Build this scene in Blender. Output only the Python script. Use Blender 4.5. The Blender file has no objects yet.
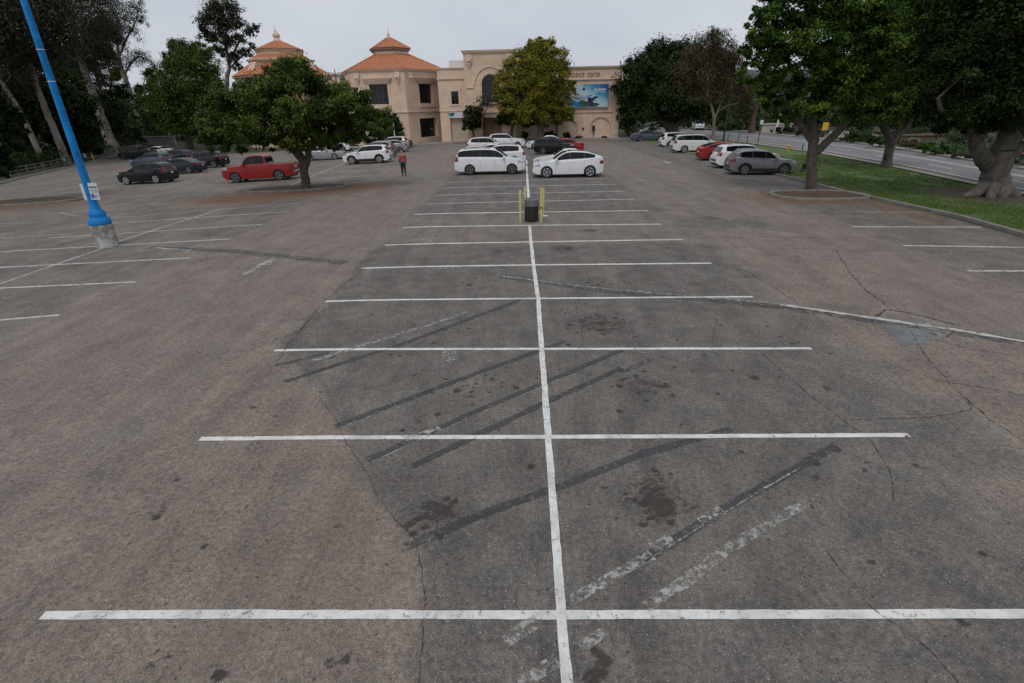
import bpy, bmesh, math, random
import numpy as np
from mathutils import Vector, Matrix, Euler

random.seed(7)
RNG = np.random.default_rng(7)
SC = bpy.context.scene
COL = SC.collection
R = math.radians

# ------------------------------------------------------------------ camera model
F_PX, YAW, PITCH, ROLL, CAM_X, CAM_H = 489.2062, .0249, .4554, -.0226, -.3443, 4.4
_r0 = np.array([math.cos(YAW), math.sin(YAW), 0.]); _f0 = np.array([-math.sin(YAW), math.cos(YAW), 0.]); _u0 = np.array([0, 0, 1.])
CF = _f0*math.cos(PITCH) - _u0*math.sin(PITCH); _up = _u0*math.cos(PITCH) + _f0*math.sin(PITCH)
CR = _r0*math.cos(ROLL) + _up*math.sin(ROLL); CU = -_r0*math.sin(ROLL) + _up*math.cos(ROLL)
CAM = np.array([CAM_X, 0, CAM_H])

def zg(x, y):
    """height of the lot: it falls away gently to the left, to the far end and a little to the right"""
    x = np.asarray(x, float); y = np.asarray(y, float)
    d = np.clip(-x-3, 0, 60); l = .031*d*d/(d+4)
    f = .016*np.clip(y-20, 0, 70)
    r = .012*np.clip(x-5, 0, 12)
    return -(l+f+r)

def ray(px, py):
    return CF + CR*(px-512)/F_PX - CU*(py-341.5)/F_PX

def spot(px, py, dz=0.):
    """the ground point seen at a place in the picture"""
    d = ray(px, py); z = 0.
    for _ in range(60):
        g = CAM + d*((z-CAM_H)/d[2]); z = .5*z+.5*(float(zg(g[0], g[1]))+dz)
    return Vector((g[0], g[1], float(zg(g[0], g[1]))+dz))

def at(px, py, Y):
    """the point at distance Y along the view"""
    d = ray(px, py)
    return Vector(CAM + d*(Y/d[1]))

def ppm(px, py, Y):
    """picture units per metre at distance Y"""
    p = np.array(at(px, py, Y)) - CAM
    return F_PX/float(p@CF)

# ------------------------------------------------------------------ tags
def tag(o, label=None, cat=None, group=None, kind=None):
    if label: o['label'] = label
    if cat: o['category'] = cat
    if group: o['group'] = group
    if kind: o['kind'] = kind
    return o

def empty(name, loc, label, cat, group=None, rz=0):
    o = bpy.data.objects.new(name, None); COL.objects.link(o)
    o.location = loc; o.rotation_euler = (0, 0, rz); o.empty_display_size = .3
    return tag(o, label, cat, group)

# ------------------------------------------------------------------ mesh builder
class MB:
    def __init__(s): s.v = []; s.f = []
    def add(s, vs, fs):
        n = len(s.v); s.v += [tuple(v) for v in vs]; s.f += [tuple(i+n for i in f) for f in fs]; return s
    def box(s, c, d, rz=0):
        cx, cy, cz = c; a, b, h = d[0]/2, d[1]/2, d[2]/2; co, si = math.cos(rz), math.sin(rz)
        vs = [(cx+x*co-y*si, cy+x*si+y*co, cz+z) for z in (-h, h) for x, y in ((-a, -b), (a, -b), (a, b), (-a, b))]
        return s.add(vs, [(3, 2, 1, 0), (4, 5, 6, 7), (0, 1, 5, 4), (1, 2, 6, 5), (2, 3, 7, 6), (3, 0, 4, 7)])
    def quad(s, a, b, c, d): return s.add([a, b, c, d], [(0, 1, 2, 3)])
    def poly(s, pts): return s.add(pts, [tuple(range(len(pts)))])
    def prism(s, pts, off):
        """polygon extruded by the vector off"""
        n = len(pts); o = Vector(off); P = [Vector(p) for p in pts]
        return s.add(P+[p+o for p in P], [tuple(range(n))[::-1], tuple(range(n, 2*n))]+[(i, (i+1) % n, n+(i+1) % n, n+i) for i in range(n)])
    def tube(s, pts, rad, n=8, cap=True):
        P = [Vector(p) for p in pts]; k = len(P)
        if not hasattr(rad, '__len__'): rad = [rad]*k
        vs = []; prev = None
        for i, p in enumerate(P):
            t = (P[min(i+1, k-1)]-P[max(i-1, 0)]).normalized()
            if prev is None:
                a = Vector((1, 0, 0)) if abs(t.x) < .9 else Vector((0, 1, 0)); a = (a-t*a.dot(t)).normalized()
            else: a = (prev-t*prev.dot(t)).normalized()
            prev = a; b = t.cross(a)
            for j in range(n):
                w = 2*math.pi*j/n; vs.append(p+(a*math.cos(w)+b*math.sin(w))*rad[i])
        fs = [(i*n+j, i*n+(j+1) % n, (i+1)*n+(j+1) % n, (i+1)*n+j) for i in range(k-1) for j in range(n)]
        if cap: fs += [tuple(range(n))[::-1], tuple((k-1)*n+j for j in range(n))]
        return s.add(vs, fs)
    def lathe(s, prof, n=16, c=(0, 0, 0), axis='z'):
        vs = []; k = len(prof)
        for r, h in prof:
            for j in range(n):
                w = 2*math.pi*j/n; x, y = r*math.cos(w), r*math.sin(w)
                p = (x, y, h) if axis == 'z' else (x, h, y)
                vs.append((p[0]+c[0], p[1]+c[1], p[2]+c[2]))
        fs = [(i*n+j, i*n+(j+1) % n, (i+1)*n+(j+1) % n, (i+1)*n+j) for i in range(k-1) for j in range(n)]
        fs += [tuple(range(n))[::-1], tuple((k-1)*n+j for j in range(n))]
        if axis == 'y': fs = [f[::-1] for f in fs]
        return s.add(vs, fs)
    def mesh(s, name, mat, smooth=None):
        me = bpy.data.meshes.new(name); me.from_pydata(s.v, [], s.f); me.update()
        if mat: me.materials.append(mat)
        if smooth:
            me.polygons.foreach_set('use_smooth', [True]*len(me.polygons))
            me.set_sharp_from_angle(angle=R(smooth))
        return me
    def build(s, name, mat, parent=None, smooth=None, bevel=0):
        o = bpy.data.objects.new(name, s.mesh(name, mat, smooth)); COL.objects.link(o); o.parent = parent
        if bevel:
            m = o.modifiers.new('bevel', 'BEVEL'); m.width = bevel; m.segments = 2; m.limit_method = 'ANGLE'
        return o

def fast_mesh(name, V, Fc, mat, tint=None):
    me = bpy.data.meshes.new(name); V = np.asarray(V, np.float32); Fc = np.asarray(Fc, np.int32); k = Fc.shape[1]
    me.vertices.add(len(V)); me.vertices.foreach_set('co', V.ravel())
    me.loops.add(Fc.size); me.loops.foreach_set('vertex_index', Fc.ravel())
    me.polygons.add(len(Fc)); me.polygons.foreach_set('loop_start', np.arange(0, Fc.size, k, dtype=np.int32))
    if tint is not None:
        a = me.attributes.new('tint', 'FLOAT', 'FACE'); a.data.foreach_set('value', np.asarray(tint, np.float32))
    me.materials.append(mat); me.update(calc_edges=True); me.validate()
    return me

def link(name, me, parent=None):
    o = bpy.data.objects.new(name, me); COL.objects.link(o); o.parent = parent; return o

# ------------------------------------------------------------------ materials
class N:
    def __init__(s, name):
        s.m = bpy.data.materials.new(name); s.m.use_nodes = True; s.t = s.m.node_tree; s.b = s.t.nodes['Principled BSDF']; s.out = s.t.nodes['Material Output']
    def n(s, typ, **k):
        x = s.t.nodes.new(typ)
        for a, v in k.items(): setattr(x, a, v)
        return x
    def l(s, a, b): s.t.links.new(a, b)
    def noise(s, scale, detail=4, rough=.6, vec=None):
        x = s.n('ShaderNodeTexNoise'); x.inputs['Scale'].default_value = scale; x.inputs['Detail'].default_value = detail; x.inputs['Roughness'].default_value = rough
        if vec: s.l(vec, x.inputs['Vector'])
        return x.outputs['Fac']
    def obj(s, scale=None):
        tc = s.n('ShaderNodeTexCoord').outputs['Object']
        if scale:
            mp = s.n('ShaderNodeMapping'); mp.inputs['Scale'].default_value = scale; s.l(tc, mp.inputs['Vector']); return mp.outputs['Vector']
        return tc
    def ramp(s, fac, stops, interp='LINEAR'):
        x = s.n('ShaderNodeValToRGB'); x.color_ramp.interpolation = interp; e = x.color_ramp.elements
        while len(e) < len(stops): e.new(.5)
        for el, (p, c) in zip(e, stops): el.position = p; el.color = (*c, 1) if len(c) == 3 else c
        s.l(fac, x.inputs['Fac']); return x.outputs['Color']
    def mix(s, fac, a, b, typ='MIX'):
        x = s.n('ShaderNodeMix', data_type='RGBA', blend_type=typ)
        for i, v in ((0, fac), (6, a), (7, b)):
            if hasattr(v, 'node'): s.l(v, x.inputs[i])
            else: x.inputs[i].default_value = v if i == 0 else (*v, 1)
        return x.outputs[2]
    def math(s, op, a, b=None, clamp=False):
        x = s.n('ShaderNodeMath', operation=op, use_clamp=clamp)
        for i, v in ((0, a), (1, b)):
            if v is None: continue
            if hasattr(v, 'node'): s.l(v, x.inputs[i])
            else: x.inputs[i].default_value = v
        return x.outputs[0]
    def maprange(s, v, a, b, c=0, d=1):
        x = s.n('ShaderNodeMapRange'); s.l(v, x.inputs[0])
        for i, q in ((1, a), (2, b), (3, c), (4, d)): x.inputs[i].default_value = q
        x.clamp = True
        return x.outputs[0]
    def attr(s, name): return s.n('ShaderNodeAttribute', attribute_name=name).outputs['Fac']
    def bump(s, h, strength=.3, dist=.02):
        x = s.n('ShaderNodeBump'); x.inputs['Strength'].default_value = strength; x.inputs['Distance'].default_value = dist
        s.l(h, x.inputs['Height']); s.l(x.outputs[0], s.b.inputs['Normal'])
    def base(s, c):
        if hasattr(c, 'node'): s.l(c, s.b.inputs['Base Color'])
        else: s.b.inputs['Base Color'].default_value = (*c, 1)
    def set(s, **k):
        for a, v in k.items(): s.b.inputs[a.replace('_', ' ')].default_value = v
        return s.m

def varied(name, c, amount=.25, scale=6, rough=.6, bump=.1, detail=5, **k):
    """a colour with uneven weathering"""
    q = N(name); f = q.noise(scale, detail, .65, q.obj())
    lo = tuple(x*(1-amount) for x in c); hi = tuple(min(1, x*(1+amount*.6)) for x in c)
    q.base(q.ramp(f, [(.3, lo), (.7, hi)]))
    if bump: q.bump(q.noise(scale*6, 3, .6, q.obj()), bump, .01)
    return q.set(Roughness=rough, **k)

def car_paint(name, c, metal=0., rough=.32):
    q = N(name); f = q.noise(3, 3, .5, q.obj()); q.base(q.mix(f, tuple(x*.9 for x in c), c))
    return q.set(Roughness=rough, Metallic=metal, Coat_Weight=.35, Coat_Roughness=.06, Specular_IOR_Level=.35)

def leaf_mat(name, dark, mid, light, trans=.22):
    q = N(name); q.base(q.ramp(q.attr('tint'), [(0., dark), (.5, mid), (1., light)])); q.set(Roughness=.6, Specular_IOR_Level=.12)
    tr = q.n('ShaderNodeBsdfTranslucent'); q.l(q.ramp(q.attr('tint'), [(0., dark), (.5, mid), (1., light)]), tr.inputs['Color'])
    mx = q.n('ShaderNodeMixShader'); mx.inputs[0].default_value = trans
    q.l(q.b.outputs[0], mx.inputs[1]); q.l(tr.outputs[0], mx.inputs[2]); q.l(mx.outputs[0], q.out.inputs['Surface'])
    return q.m

def bark_mat(name, a, b, stretch=(3, 3, .6), scale=3.):
    q = N(name); v = q.obj(stretch); f = q.noise(scale, 6, .7, v)
    q.base(q.ramp(f, [(.3, a), (.65, b)])); q.bump(q.noise(scale*2.5, 5, .7, v), .6, .04)
    return q.set(Roughness=.9)

M = {}
M['glass'] = varied('car_glass', (.008, .009, .011), .1, 2, .05, 0, Specular_IOR_Level=.3)
M['black_trim'] = varied('black_trim', (.02, .02, .021), .2, 8, .5)
M['rubber'] = varied('tyre_rubber', (.018, .018, .018), .2, 10, .85)
M['alloy'] = varied('alloy_metal', (.5, .5, .52), .15, 9, .45, 0, Metallic=.3)
M['alloy_dark'] = varied('dark_alloy', (.22, .22, .23), .15, 9, .45, 0, Metallic=.3)
M['lamp_clear'] = varied('headlamp_lens', (.34, .36, .38), .3, 12, .12, 0)
M['lamp_red'] = varied('tail_lamp_lens', (.2, .008, .01), .2, 12, .15, 0)
M['plate'] = varied('plate_white', (.62, .62, .6), .12, 20, .5, 0)
M['paint_white'] = car_paint('white_paint', (.74, .75, .76))
M['paint_pearl'] = car_paint('pearl_white_paint', (.68, .69, .68))
M['paint_black'] = car_paint('black_paint', (.006, .007, .009), 0., .25)
M['paint_navy'] = car_paint('dark_navy_paint', (.012, .016, .026))
M['paint_red'] = car_paint('red_paint', (.27, .013, .013))
M['paint_red2'] = car_paint('deep_red_paint', (.32, .02, .02))
M['paint_grey'] = car_paint('grey_metal_paint', (.21, .215, .23), .4, .3)
M['paint_dark'] = car_paint('charcoal_paint', (.045, .05, .058), .3, .35)
M['paint_blue'] = car_paint('slate_blue_paint', (.075, .095, .13), .3, .35)
M['paint_silver'] = car_paint('silver_paint', (.38, .39, .4), .5, .35)
# ------------------------------------------------------------------ the ground
def vnoise(x, y, scale, seed):
    r = np.random.default_rng(seed); T = r.random((256, 256))
    u = x*scale; v = y*scale; i = np.floor(u).astype(int); j = np.floor(v).astype(int); a = u-i; b = v-j
    a = a*a*(3-2*a); b = b*b*(3-2*b); g = lambda p, q: T[p % 256, q % 256]
    return (g(i, j)*(1-a)+g(i+1, j)*a)*(1-b)+(g(i, j+1)*(1-a)+g(i+1, j+1)*a)*b
def fbm(x, y, s, seed, o=4):
    return sum(vnoise(x, y, s*2**k, seed+k)*.5**k for k in range(o))/sum(.5**k for k in range(o))
def sstep(a, b, x):
    t = np.clip((x-a)/(b-a), 0, 1); return t*t*(3-2*t)
def seg_dist(x, y, pts):
    d = np.full_like(x, 1e9)
    for (ax, ay), (bx, by) in zip(pts[:-1], pts[1:]):
        t = np.clip(((x-ax)*(bx-ax)+(y-ay)*(by-ay))/((bx-ax)**2+(by-ay)**2), 0, 1)
        d = np.minimum(d, np.hypot(x-ax-t*(bx-ax), y-ay-t*(by-ay)))
    return d

def axis(*spans):
    o = []
    for a, b, st in spans: o += list(np.linspace(a, b, max(2, int(round((b-a)/st))+1))[:-1])
    return np.array(o+[spans[-1][1]])
gx = axis((-2000, -400, 160), (-400, -70, 15), (-70, -22, 1), (-22, -8, .22), (-8, 10, .045), (10, 18, .2), (18, 40, 1), (40, 400, 15), (400, 2000, 160))
gy = axis((-400, -10, 30), (-10, 1.6, .6), (1.6, 12, .04), (12, 17, .07), (17, 36, .16), (36, 80, .5), (80, 130, 2), (130, 400, 15), (400, 2400, 200))
X, Y = np.meshgrid(gx, gy); Z = zg(X, Y)
n1 = fbm(X, Y, .5, 11); n2 = fbm(X, Y, 1.6, 21); n3 = fbm(X, Y, .15, 31)

CURB_X = 16.6
fence_line = [spot(-40, 192).xy[:], spot(20, 177).xy[:], spot(60, 168).xy[:], spot(110, 155.5).xy[:], spot(165, 146).xy[:]]
lotend = spot(560, 140).y
# grey sealed area of the middle double row, with a ragged left edge
ly = np.array([0, 2.4, 3.2, 3.9, 4.9, 5.8, 6.85, 8.6, 9.2, 10.4, 11.6, 14, 18, 24, 40, 70]); lx = np.array([-1.1, -1.2, -1.35, -1.6, -2.4, -3., -3.6, -5.1, -5.5, -5.3, -5.2, -5.4, -5.6, -5.2, -5.4, -5.4])
edge = np.interp(Y, ly, lx)+(n2-.5)*.5
seal = sstep(-.12, .12, X-edge)*sstep(.9, -.9, X-(5.6+(n1-.5)*2.6+np.clip(4-Y, 0, 4)*-.1))
seal *= .68+.4*sstep(.3, .6, n1*.6+n2*.4)
seal *= 1-.75*sstep(16.2, 17.2, Y+(n1-.5)*1.5)*sstep(22.5, 21.2, Y+(n1-.5)*1.5)
seal = np.maximum(seal, .9*sstep(1.2, .4, np.hypot((X-7.4)/2.3, (Y-19.4)/1.5)+(n2-.5)*1.1))     # worn grey patch in the aisle
seal = np.maximum(seal, .8*sstep(.25, .5, n3*.5+n1*.5)*sstep(11.8, 12.6, X)*sstep(12, 13, Y))        # right-hand row
seal = np.maximum(seal, .7*sstep(-11.2, -12.4, X)*sstep(.3, .6, n1))                                  # left-hand row
oil = np.zeros_like(X)
for ox, oy, r, a in ((1.3, 4.55, .55, 1.), (1.35, 9.85, .75, .95), (-1.36, 4.3, .45, .9), (-1.1, 7.25, .6, .55), (1.7, 7.2, .55, .75), (1.05, 15.95, .6, 1.), (-1.06, 15.7, .5, .8),
                     (-1.76, 6., .3, .5), (-1.2, 18.0, .7, .65), (2.2, 18.4, .6, .8), (1.1, 18.4, .4, .6), (-1.3, 12.6, .5, .45), (1.7, 12.6, .6, .6), (2.6, 15., .7, .4), (-2.6, 12.3, .4, .45),
                     (-4.8, 4.4, .16, .7), (-4.5, 4.6, .12, .5), (.27, 2.52, .1, 1.4), (.36, 2.62, .07, 1.3), (.2, 2.44, .06, 1.2), (-1.0, 21.2, .6, .5), (1.4, 21.1, .6, .5), (1.6, 23.9, .5, .5), (-1.5, 26.5, .6, .5), (1.3, 26.8, .6, .5), (3.2, 3.6, .3, .4), (3.9, 4.4, .35, .35), (-6, 5.8, .35, .3)):
    d = np.hypot(X-ox, (Y-oy)*1.15)/r
    oil = np.maximum(oil, a*.88*np.exp(-d*d*1.1)*(.32+1.05*fbm(X, Y, 6, int(ox*100+oy*10) % 97+5)))
STN = [(1.3, 4.55, .3, 40), (1.35, 9.85, .42, 40), (-1.36, 4.3, .26, 34), (-1.1, 7.25, .4, 34), (1.7, 7.2, .35, 34), (-1.76, 6., .2, 12), (1.7, 12.6, .4, 24), (-1.3, 12.6, .4, 22), (2.6, 8.6, .5, 12), (3.2, 5., .6, 14), (-2.6, 9.8, .5, 12), (.28, 2.5, .1, 7), (3.6, 7.4, .5, 10), (-3., 8., .5, 10), (3.9, 3.4, .5, 10)]
for sx_, sy_, ss_, kn_ in STN:
    for _ in range(kn_):
        ox, oy = RNG.normal(sx_, ss_), RNG.normal(sy_, ss_*.8); r = RNG.uniform(.02, .075)*RNG.uniform(.6, 1.3)
        m_ = (np.abs(gy-oy) < .3).nonzero()[0]; n_ = (np.abs(gx-ox) < .3).nonzero()[0]; sl_ = np.ix_(m_, n_)
        oil[sl_] = np.maximum(oil[sl_], RNG.uniform(.5, 1.1)*sstep(1.4, .5, np.hypot(X[sl_]-ox, (Y[sl_]-oy)*RNG.uniform(.8, 1.3))/r))
for _ in range(230):                                            # drips
    ox, oy = RNG.uniform(-5, 6), RNG.uniform(2.3, 20); r = RNG.uniform(.015, .07)
    oil = np.maximum(oil, RNG.uniform(.5, 1.0)*sstep(1.3, .6, np.hypot(X-ox, Y-oy)/r))
for ax, ay, bx, by in ((-6.2, 1.5, -4.6, 20), (6.6, 3, 7.4, 22), (8.7, 6, 8.8, 26), (-8.3, 4, -7.6, 26)):   # faint tyre lanes in the aisles
    oil = np.maximum(oil, .2*np.exp(-(seg_dist(X, Y, [(ax, ay), (bx, by)])/.5)**2)*n2*1.3)
tA = spot(305, 189)
litter = np.zeros_like(X)
def blot(c, rx, ry, a):
    global litter
    litter = np.maximum(litter, a*np.exp(-(((X-c[0])/rx)**2+((Y-c[1])/ry)**2)**1.0))
blot((tA.x, tA.y-.3), 4.6, 3.2, 1.0); blot((tA.x-2.2, tA.y-3.0), 4., 2.2, .8); blot((tA.x+3.5, tA.y-.8), 2.6, 2.0, .75)
blot((14.6, 25.4), 3.4, 2.0, .85); blot((15.9, 21.5), 1.0, 4, .4)
lI = spot(20, 205); blot((lI.x, lI.y), 5.5, 2.6, .7)
dA = seg_dist(X, Y, [spot(*p).xy[:] for p in ((322, 400), (345, 440), (370, 480), (415, 540), (425, 600), (420, 683))]); litter = np.maximum(litter, .3*np.exp(-(dA/.09)**2)*fbm(X, Y, 4, 71)*1.3)
dD = seg_dist(X, Y, [spot(*p).xy[:] for p in ((835, 250), (860, 285), (890, 310), (925, 355), (950, 385), (990, 420))]); litter = np.maximum(litter, .2*np.exp(-(dD/.12)**2)*fbm(X, Y, 4, 72)*1.3)
for a, b in ((-1.3, 3.2), (-2.2, 4.7), (7.1, 8.2), (6.7, 7.2), (7.7, 9.2)): blot((a, b), .22, .35, .2)
fx = np.interp(Y, [p[1] for p in fence_line], [p[0] for p in fence_line])
soil = np.maximum.reduce([sstep(-.6, .8, fx-X), sstep(0, .5, X-CURB_X), sstep(0, .6, Y-(lotend+4)), sstep(-4, -8, Y)*0])
P = np.stack([X, Y, Z], -1).reshape(-1, 3); nx, ny = len(gx), len(gy)
I = (np.arange(ny-1)[:, None]*nx+np.arange(nx-1)[None]).ravel(); Fq = np.stack([I, I+1, I+nx+1, I+nx], -1)

q = N('asphalt'); ob = q.obj()
fine = q.math('ADD', q.math('MULTIPLY', q.noise(60, 4, .8, ob), .55), q.math('MULTIPLY', q.noise(17, 5, .75, ob), .45)); mid = q.noise(2.1, 7, .68, ob); big = q.noise(.35, 5, .65, ob)
vor = q.n('ShaderNodeTexVoronoi', feature='F1'); vor.inputs['Scale'].default_value = 58; q.l(ob, vor.inputs['Vector'])
brown = q.mix(big, (.164, .137, .117), (.214, .183, .159)); grey = q.mix(q.maprange(mid, .3, .7), (.08, .081, .084), (.168, .149, .131))
sm = q.maprange(q.math('ADD', q.attr('seal'), q.math('MULTIPLY', q.math('SUBTRACT', q.noise(1.3, 7, .7, q.obj((1, .55, 1))), .5), 2.0)), .12, .95)
c = q.mix(q.math('MULTIPLY', sm, .92), brown, grey)
c = q.mix(1., c, q.ramp(fine, [(.3, (.08, .075, .07)), (.5, (1, 1, 1)), (.7, (2.15, 2.1, 2.05))]), 'MULTIPLY')
sep = q.n('ShaderNodeSeparateColor'); q.l(vor.outputs['Color'], sep.inputs[0])
peb = q.math('MULTIPLY', q.math('LESS_THAN', vor.outputs['Distance'], .36), q.math('GREATER_THAN', sep.outputs[0], .9))
c = q.mix(q.math('MULTIPLY', peb, .6), c, (.42, .39, .35))
v2 = q.n('ShaderNodeTexVoronoi', feature='F1'); v2.inputs['Scale'].default_value = 13; q.l(ob, v2.inputs['Vector']); s2_ = q.n('ShaderNodeSeparateColor'); q.l(v2.outputs['Color'], s2_.inputs[0])
c = q.mix(q.math('MULTIPLY', q.math('LESS_THAN', v2.outputs['Distance'], .085), q.math('GREATER_THAN', s2_.outputs[0], .86)), c, (.45, .42, .38))
c = q.mix(q.math('MULTIPLY', q.math('MULTIPLY', q.math('LESS_THAN', v2.outputs['Distance'], .2), q.math('LESS_THAN', s2_.outputs[1], .1)), .7), c, (.04, .034, .03))
dpeb = q.math('MULTIPLY', q.math('LESS_THAN', vor.outputs['Distance'], .33), q.math('LESS_THAN', sep.outputs[1], .07))
c = q.mix(q.math('MULTIPLY', dpeb, .6), c, (.03, .028, .027))
c = q.mix(1., c, q.ramp(q.noise(1.1, 5, .7, ob), [(.3, (.77, .76, .75)), (.7, (1.14, 1.14, 1.13))]), 'MULTIPLY')
streak = q.noise(2.2, 4, .6, q.obj((1, .12, 1)))
c = q.mix(1., c, q.ramp(streak, [(.3, (.84, .83, .83)), (.7, (1.1, 1.1, 1.1))]), 'MULTIPLY')
om = q.maprange(q.math('ADD', q.attr('oil'), q.math('MULTIPLY', q.math('SUBTRACT', q.noise(13, 8, .85, ob), .5), 2.9)), .42, .72)
om = q.math('MULTIPLY', om, q.maprange(q.attr('oil'), .04, .2))
c = q.mix(q.math('MULTIPLY', om, .85), c, (.036, .03, .026))
lm = q.maprange(q.math('ADD', q.attr('litter'), q.math('MULTIPLY', q.math('SUBTRACT', q.noise(5, 8, .8, ob), .5), 1.1)), .12, .62)
lm = q.math('MULTIPLY', lm, q.maprange(q.attr('litter'), .03, .25))
c = q.mix(q.math('MULTIPLY', lm, .85), c, q.mix(fine, (.11, .052, .026), (.22, .115, .062)))
soilc = q.ramp(q.noise(.6, 8, .7, ob), [(.3, (.022, .018, .012)), (.48, (.04, .036, .022)), (.66, (.03, .046, .015))])
c = q.mix(q.attr('soil'), c, soilc)
q.base(c); q.set(Roughness=.88, Specular_IOR_Level=.3)
q.bump(q.math('ADD', fine, q.math('MULTIPLY', vor.outputs['Distance'], .6)), .55, .012)
M['asphalt'] = q.m
me = fast_mesh('ground', P, Fq, M['asphalt'])
for nme, A in (('seal', seal), ('oil', oil), ('litter', litter), ('soil', soil)):
    a = me.attributes.new(nme, 'FLOAT', 'POINT'); a.data.foreach_set('value', A.astype(np.float32).ravel())
me.polygons.foreach_set('use_smooth', [True]*len(me.polygons))
tag(link('ground', me), kind='structure')

# ------------------------------------------------------------------ ribbons lying on the ground
def resample(pts, step):
    P = [Vector(p[:2]) for p in pts]; o = [P[0]]
    for a, b in zip(P[:-1], P[1:]):
        k = max(1, int((b-a).length/step))
        for i in range(1, k+1): o.append(a.lerp(b, i/k))
    return o
def ribbon(mb, pts, w, dz, step=.25, jit=0., wander=0.):
    P = resample(pts, step); k = len(P); vs = []; off = 0
    for i, p in enumerate(P):
        t = (P[min(i+1, k-1)]-P[max(i-1, 0)]).normalized(); nrm = Vector((-t.y, t.x))
        off = off*.8+random.uniform(-1, 1)*wander; ww = w*(1+random.uniform(-jit, jit))/2
        for sgn in (1, -1):
            r = p+nrm*(off+sgn*ww*(1+random.uniform(-jit, jit)*.5)); vs.append((r.x, r.y, float(zg(r.x, r.y))+dz))
    mb.add(vs, [(2*i, 2*i+1, 2*i+3, 2*i+2) for i in range(k-1)])

def flat_paint(name, col, worn, scale=7, rough=.7, fringe=None):
    """paint on asphalt: part of it is worn away so that the asphalt shows"""
    q = N(name); ob = q.obj(); f = q.noise(scale, 8, .75, ob); g = q.noise(scale*9, 3, .7, ob)
    s = q.math('ADD', q.math('MULTIPLY', f, .75), q.math('MULTIPLY', g, .25))
    q.base(q.mix(q.maprange(q.noise(1.7, 7, .75, ob), .36, .56), tuple(c*.66 for c in col), col)); q.set(Roughness=rough)
    tr = q.n('ShaderNodeBsdfTransparent'); mx = q.n('ShaderNodeMixShader')
    q.l(q.maprange(s, worn-.03, worn+.05), mx.inputs[0]); q.l(tr.outputs[0], mx.inputs[1]); q.l(q.b.outputs[0], mx.inputs[2]); q.l(mx.outputs[0], q.out.inputs['Surface'])
    return q.m
M['line_fresh'] = flat_paint('line_paint', (.66, .65, .63), .4, 11)
M['line_soft'] = flat_paint('weathered_line_paint', (.5, .485, .465), .42)
M['line_faint'] = flat_paint('faint_line_paint', (.38, .37, .355), .47)
M['line_flaked'] = flat_paint('flaked_line_paint', (.36, .35, .33), .5, 11)
M['blackout'] = flat_paint('black_line_cover', (.052, .055, .06), .468, 11, .7)
M['blackout_worn'] = flat_paint('worn_black_line_cover', (.06, .06, .065), .5, 9, .6)
M['crack'] = flat_paint('crack_dirt', (.05, .04, .033), .46, 7, .95)

fresh, soft, faint, flaked, blk, blkw, crk = (MB() for _ in range(7))
W = .092
def px(*pts): return [spot(*p) for p in pts]
# middle double row: cross lines and the long centre line
rows = [((42.5, 615.4), (561, 614.8), (1075, 613.6)), ((200, 439), (548.3, 437), (909, 435.2)), ((274.5, 350.5), (541.7, 349), (811.7, 348.6)), ((325.5, 301.4), (538, 298.5), (752.9, 296.9)),
        ((361.6, 268.3), (533.7, 265), (711.6, 263.3)), ((385, 245.2), (531, 242), (683, 239.6)), ((402, 227.6), (529.5, 225.4), (661, 224.2)), ((413.8, 214.4), (648, 210.7)), ((426.4, 204.1), (634, 199.3)),
        ((435.7, 195.4), (625, 191.3)), ((442, 188.2), (616, 184.4)), ((447, 182.4), (608, 178.6))]
for i, r in enumerate(rows): ribbon(fresh if i < 8 else soft, px(*r), W*(1 if i < 4 else 1.2 if i < 7 else 1.5), .004, .12, .07, .002)
ribbon(fresh, px((573, 745), (567, 683), (561, 614.6), (548.3, 437)), .094, .0055, .12, .08, .003)
ribbon(fresh, px((548.3, 437), (541.7, 349), (538, 298.5), (533.7, 265), (531, 242), (529.4, 225.5)), .105, .0055, .12, .08, .003)
ribbon(fresh, px((529, 205), (528, 190), (527, 172), (526.5, 160)), .14, .0055, .3, .05, .002)
# left row
for a, b in (((-40, 323.5), (60, 315)), ((-60, 291), (136, 282)), ((-60, 270.5), (190, 258)), ((-20, 253), (230, 239)), ((49, 238), (262, 224.5)), ((80, 225.5), (290, 211.5))):
    ribbon(soft, px(a, b), W*1.2, .004, .3, .08)
for a, b in (((112, 218), (300, 203)), ((150, 205), (200, 202)), ((60, 213), (78, 216)), ((190, 195), (238, 192)), ((150, 189), (215, 184)), ((60, 193), (130, 187)), ((0, 238), (70, 234)), ((0, 224), (38, 222)), ((20, 206), (55, 202)),
             ((235, 190), (262, 188)), ((330, 168), (350, 166.5)), ((170, 187.5), (230, 184))):
    ribbon(faint, px(a, b), W*1.6, .004, .3, .1)
ribbon(soft, px((-40, 297), (0, 284), (107, 247)), W, .0055, .3, .08); ribbon(soft, px((118, 242), (160, 228), (217, 210.5)), W, .0055, .3, .08); ribbon(soft, px((285, 187.5), (345, 163)), W, .0055, .4, .08)
for a, b in (((330, 184.5), (385, 180)), ((322, 178.5), (372, 175.5)), ((318, 173), (362, 170.5))): ribbon(soft, px(a, b), W*1.5, .004, .3, .1)
# right row
for a, b, m in (((968, 271), (1040, 271), soft), ((903, 245.6), (1030, 247.5), soft), ((852, 226.8), (982, 227.2), soft), ((835, 211.7), (948, 212.6), faint), ((760, 187), (800, 187.5), faint), ((728, 178.5), (765, 179), faint), ((708, 170.6), (735, 171), faint), ((692, 164.5), (712, 165), faint), ((680, 159.6), (700, 160), faint),
                ((668, 155.5), (690, 155.8), faint), ((655, 148), (676, 148.3), faint), ((640, 160), (655, 159.6), faint)):
    ribbon(m, px(a, b), W*1.5, .004, .3, .1)
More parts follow.
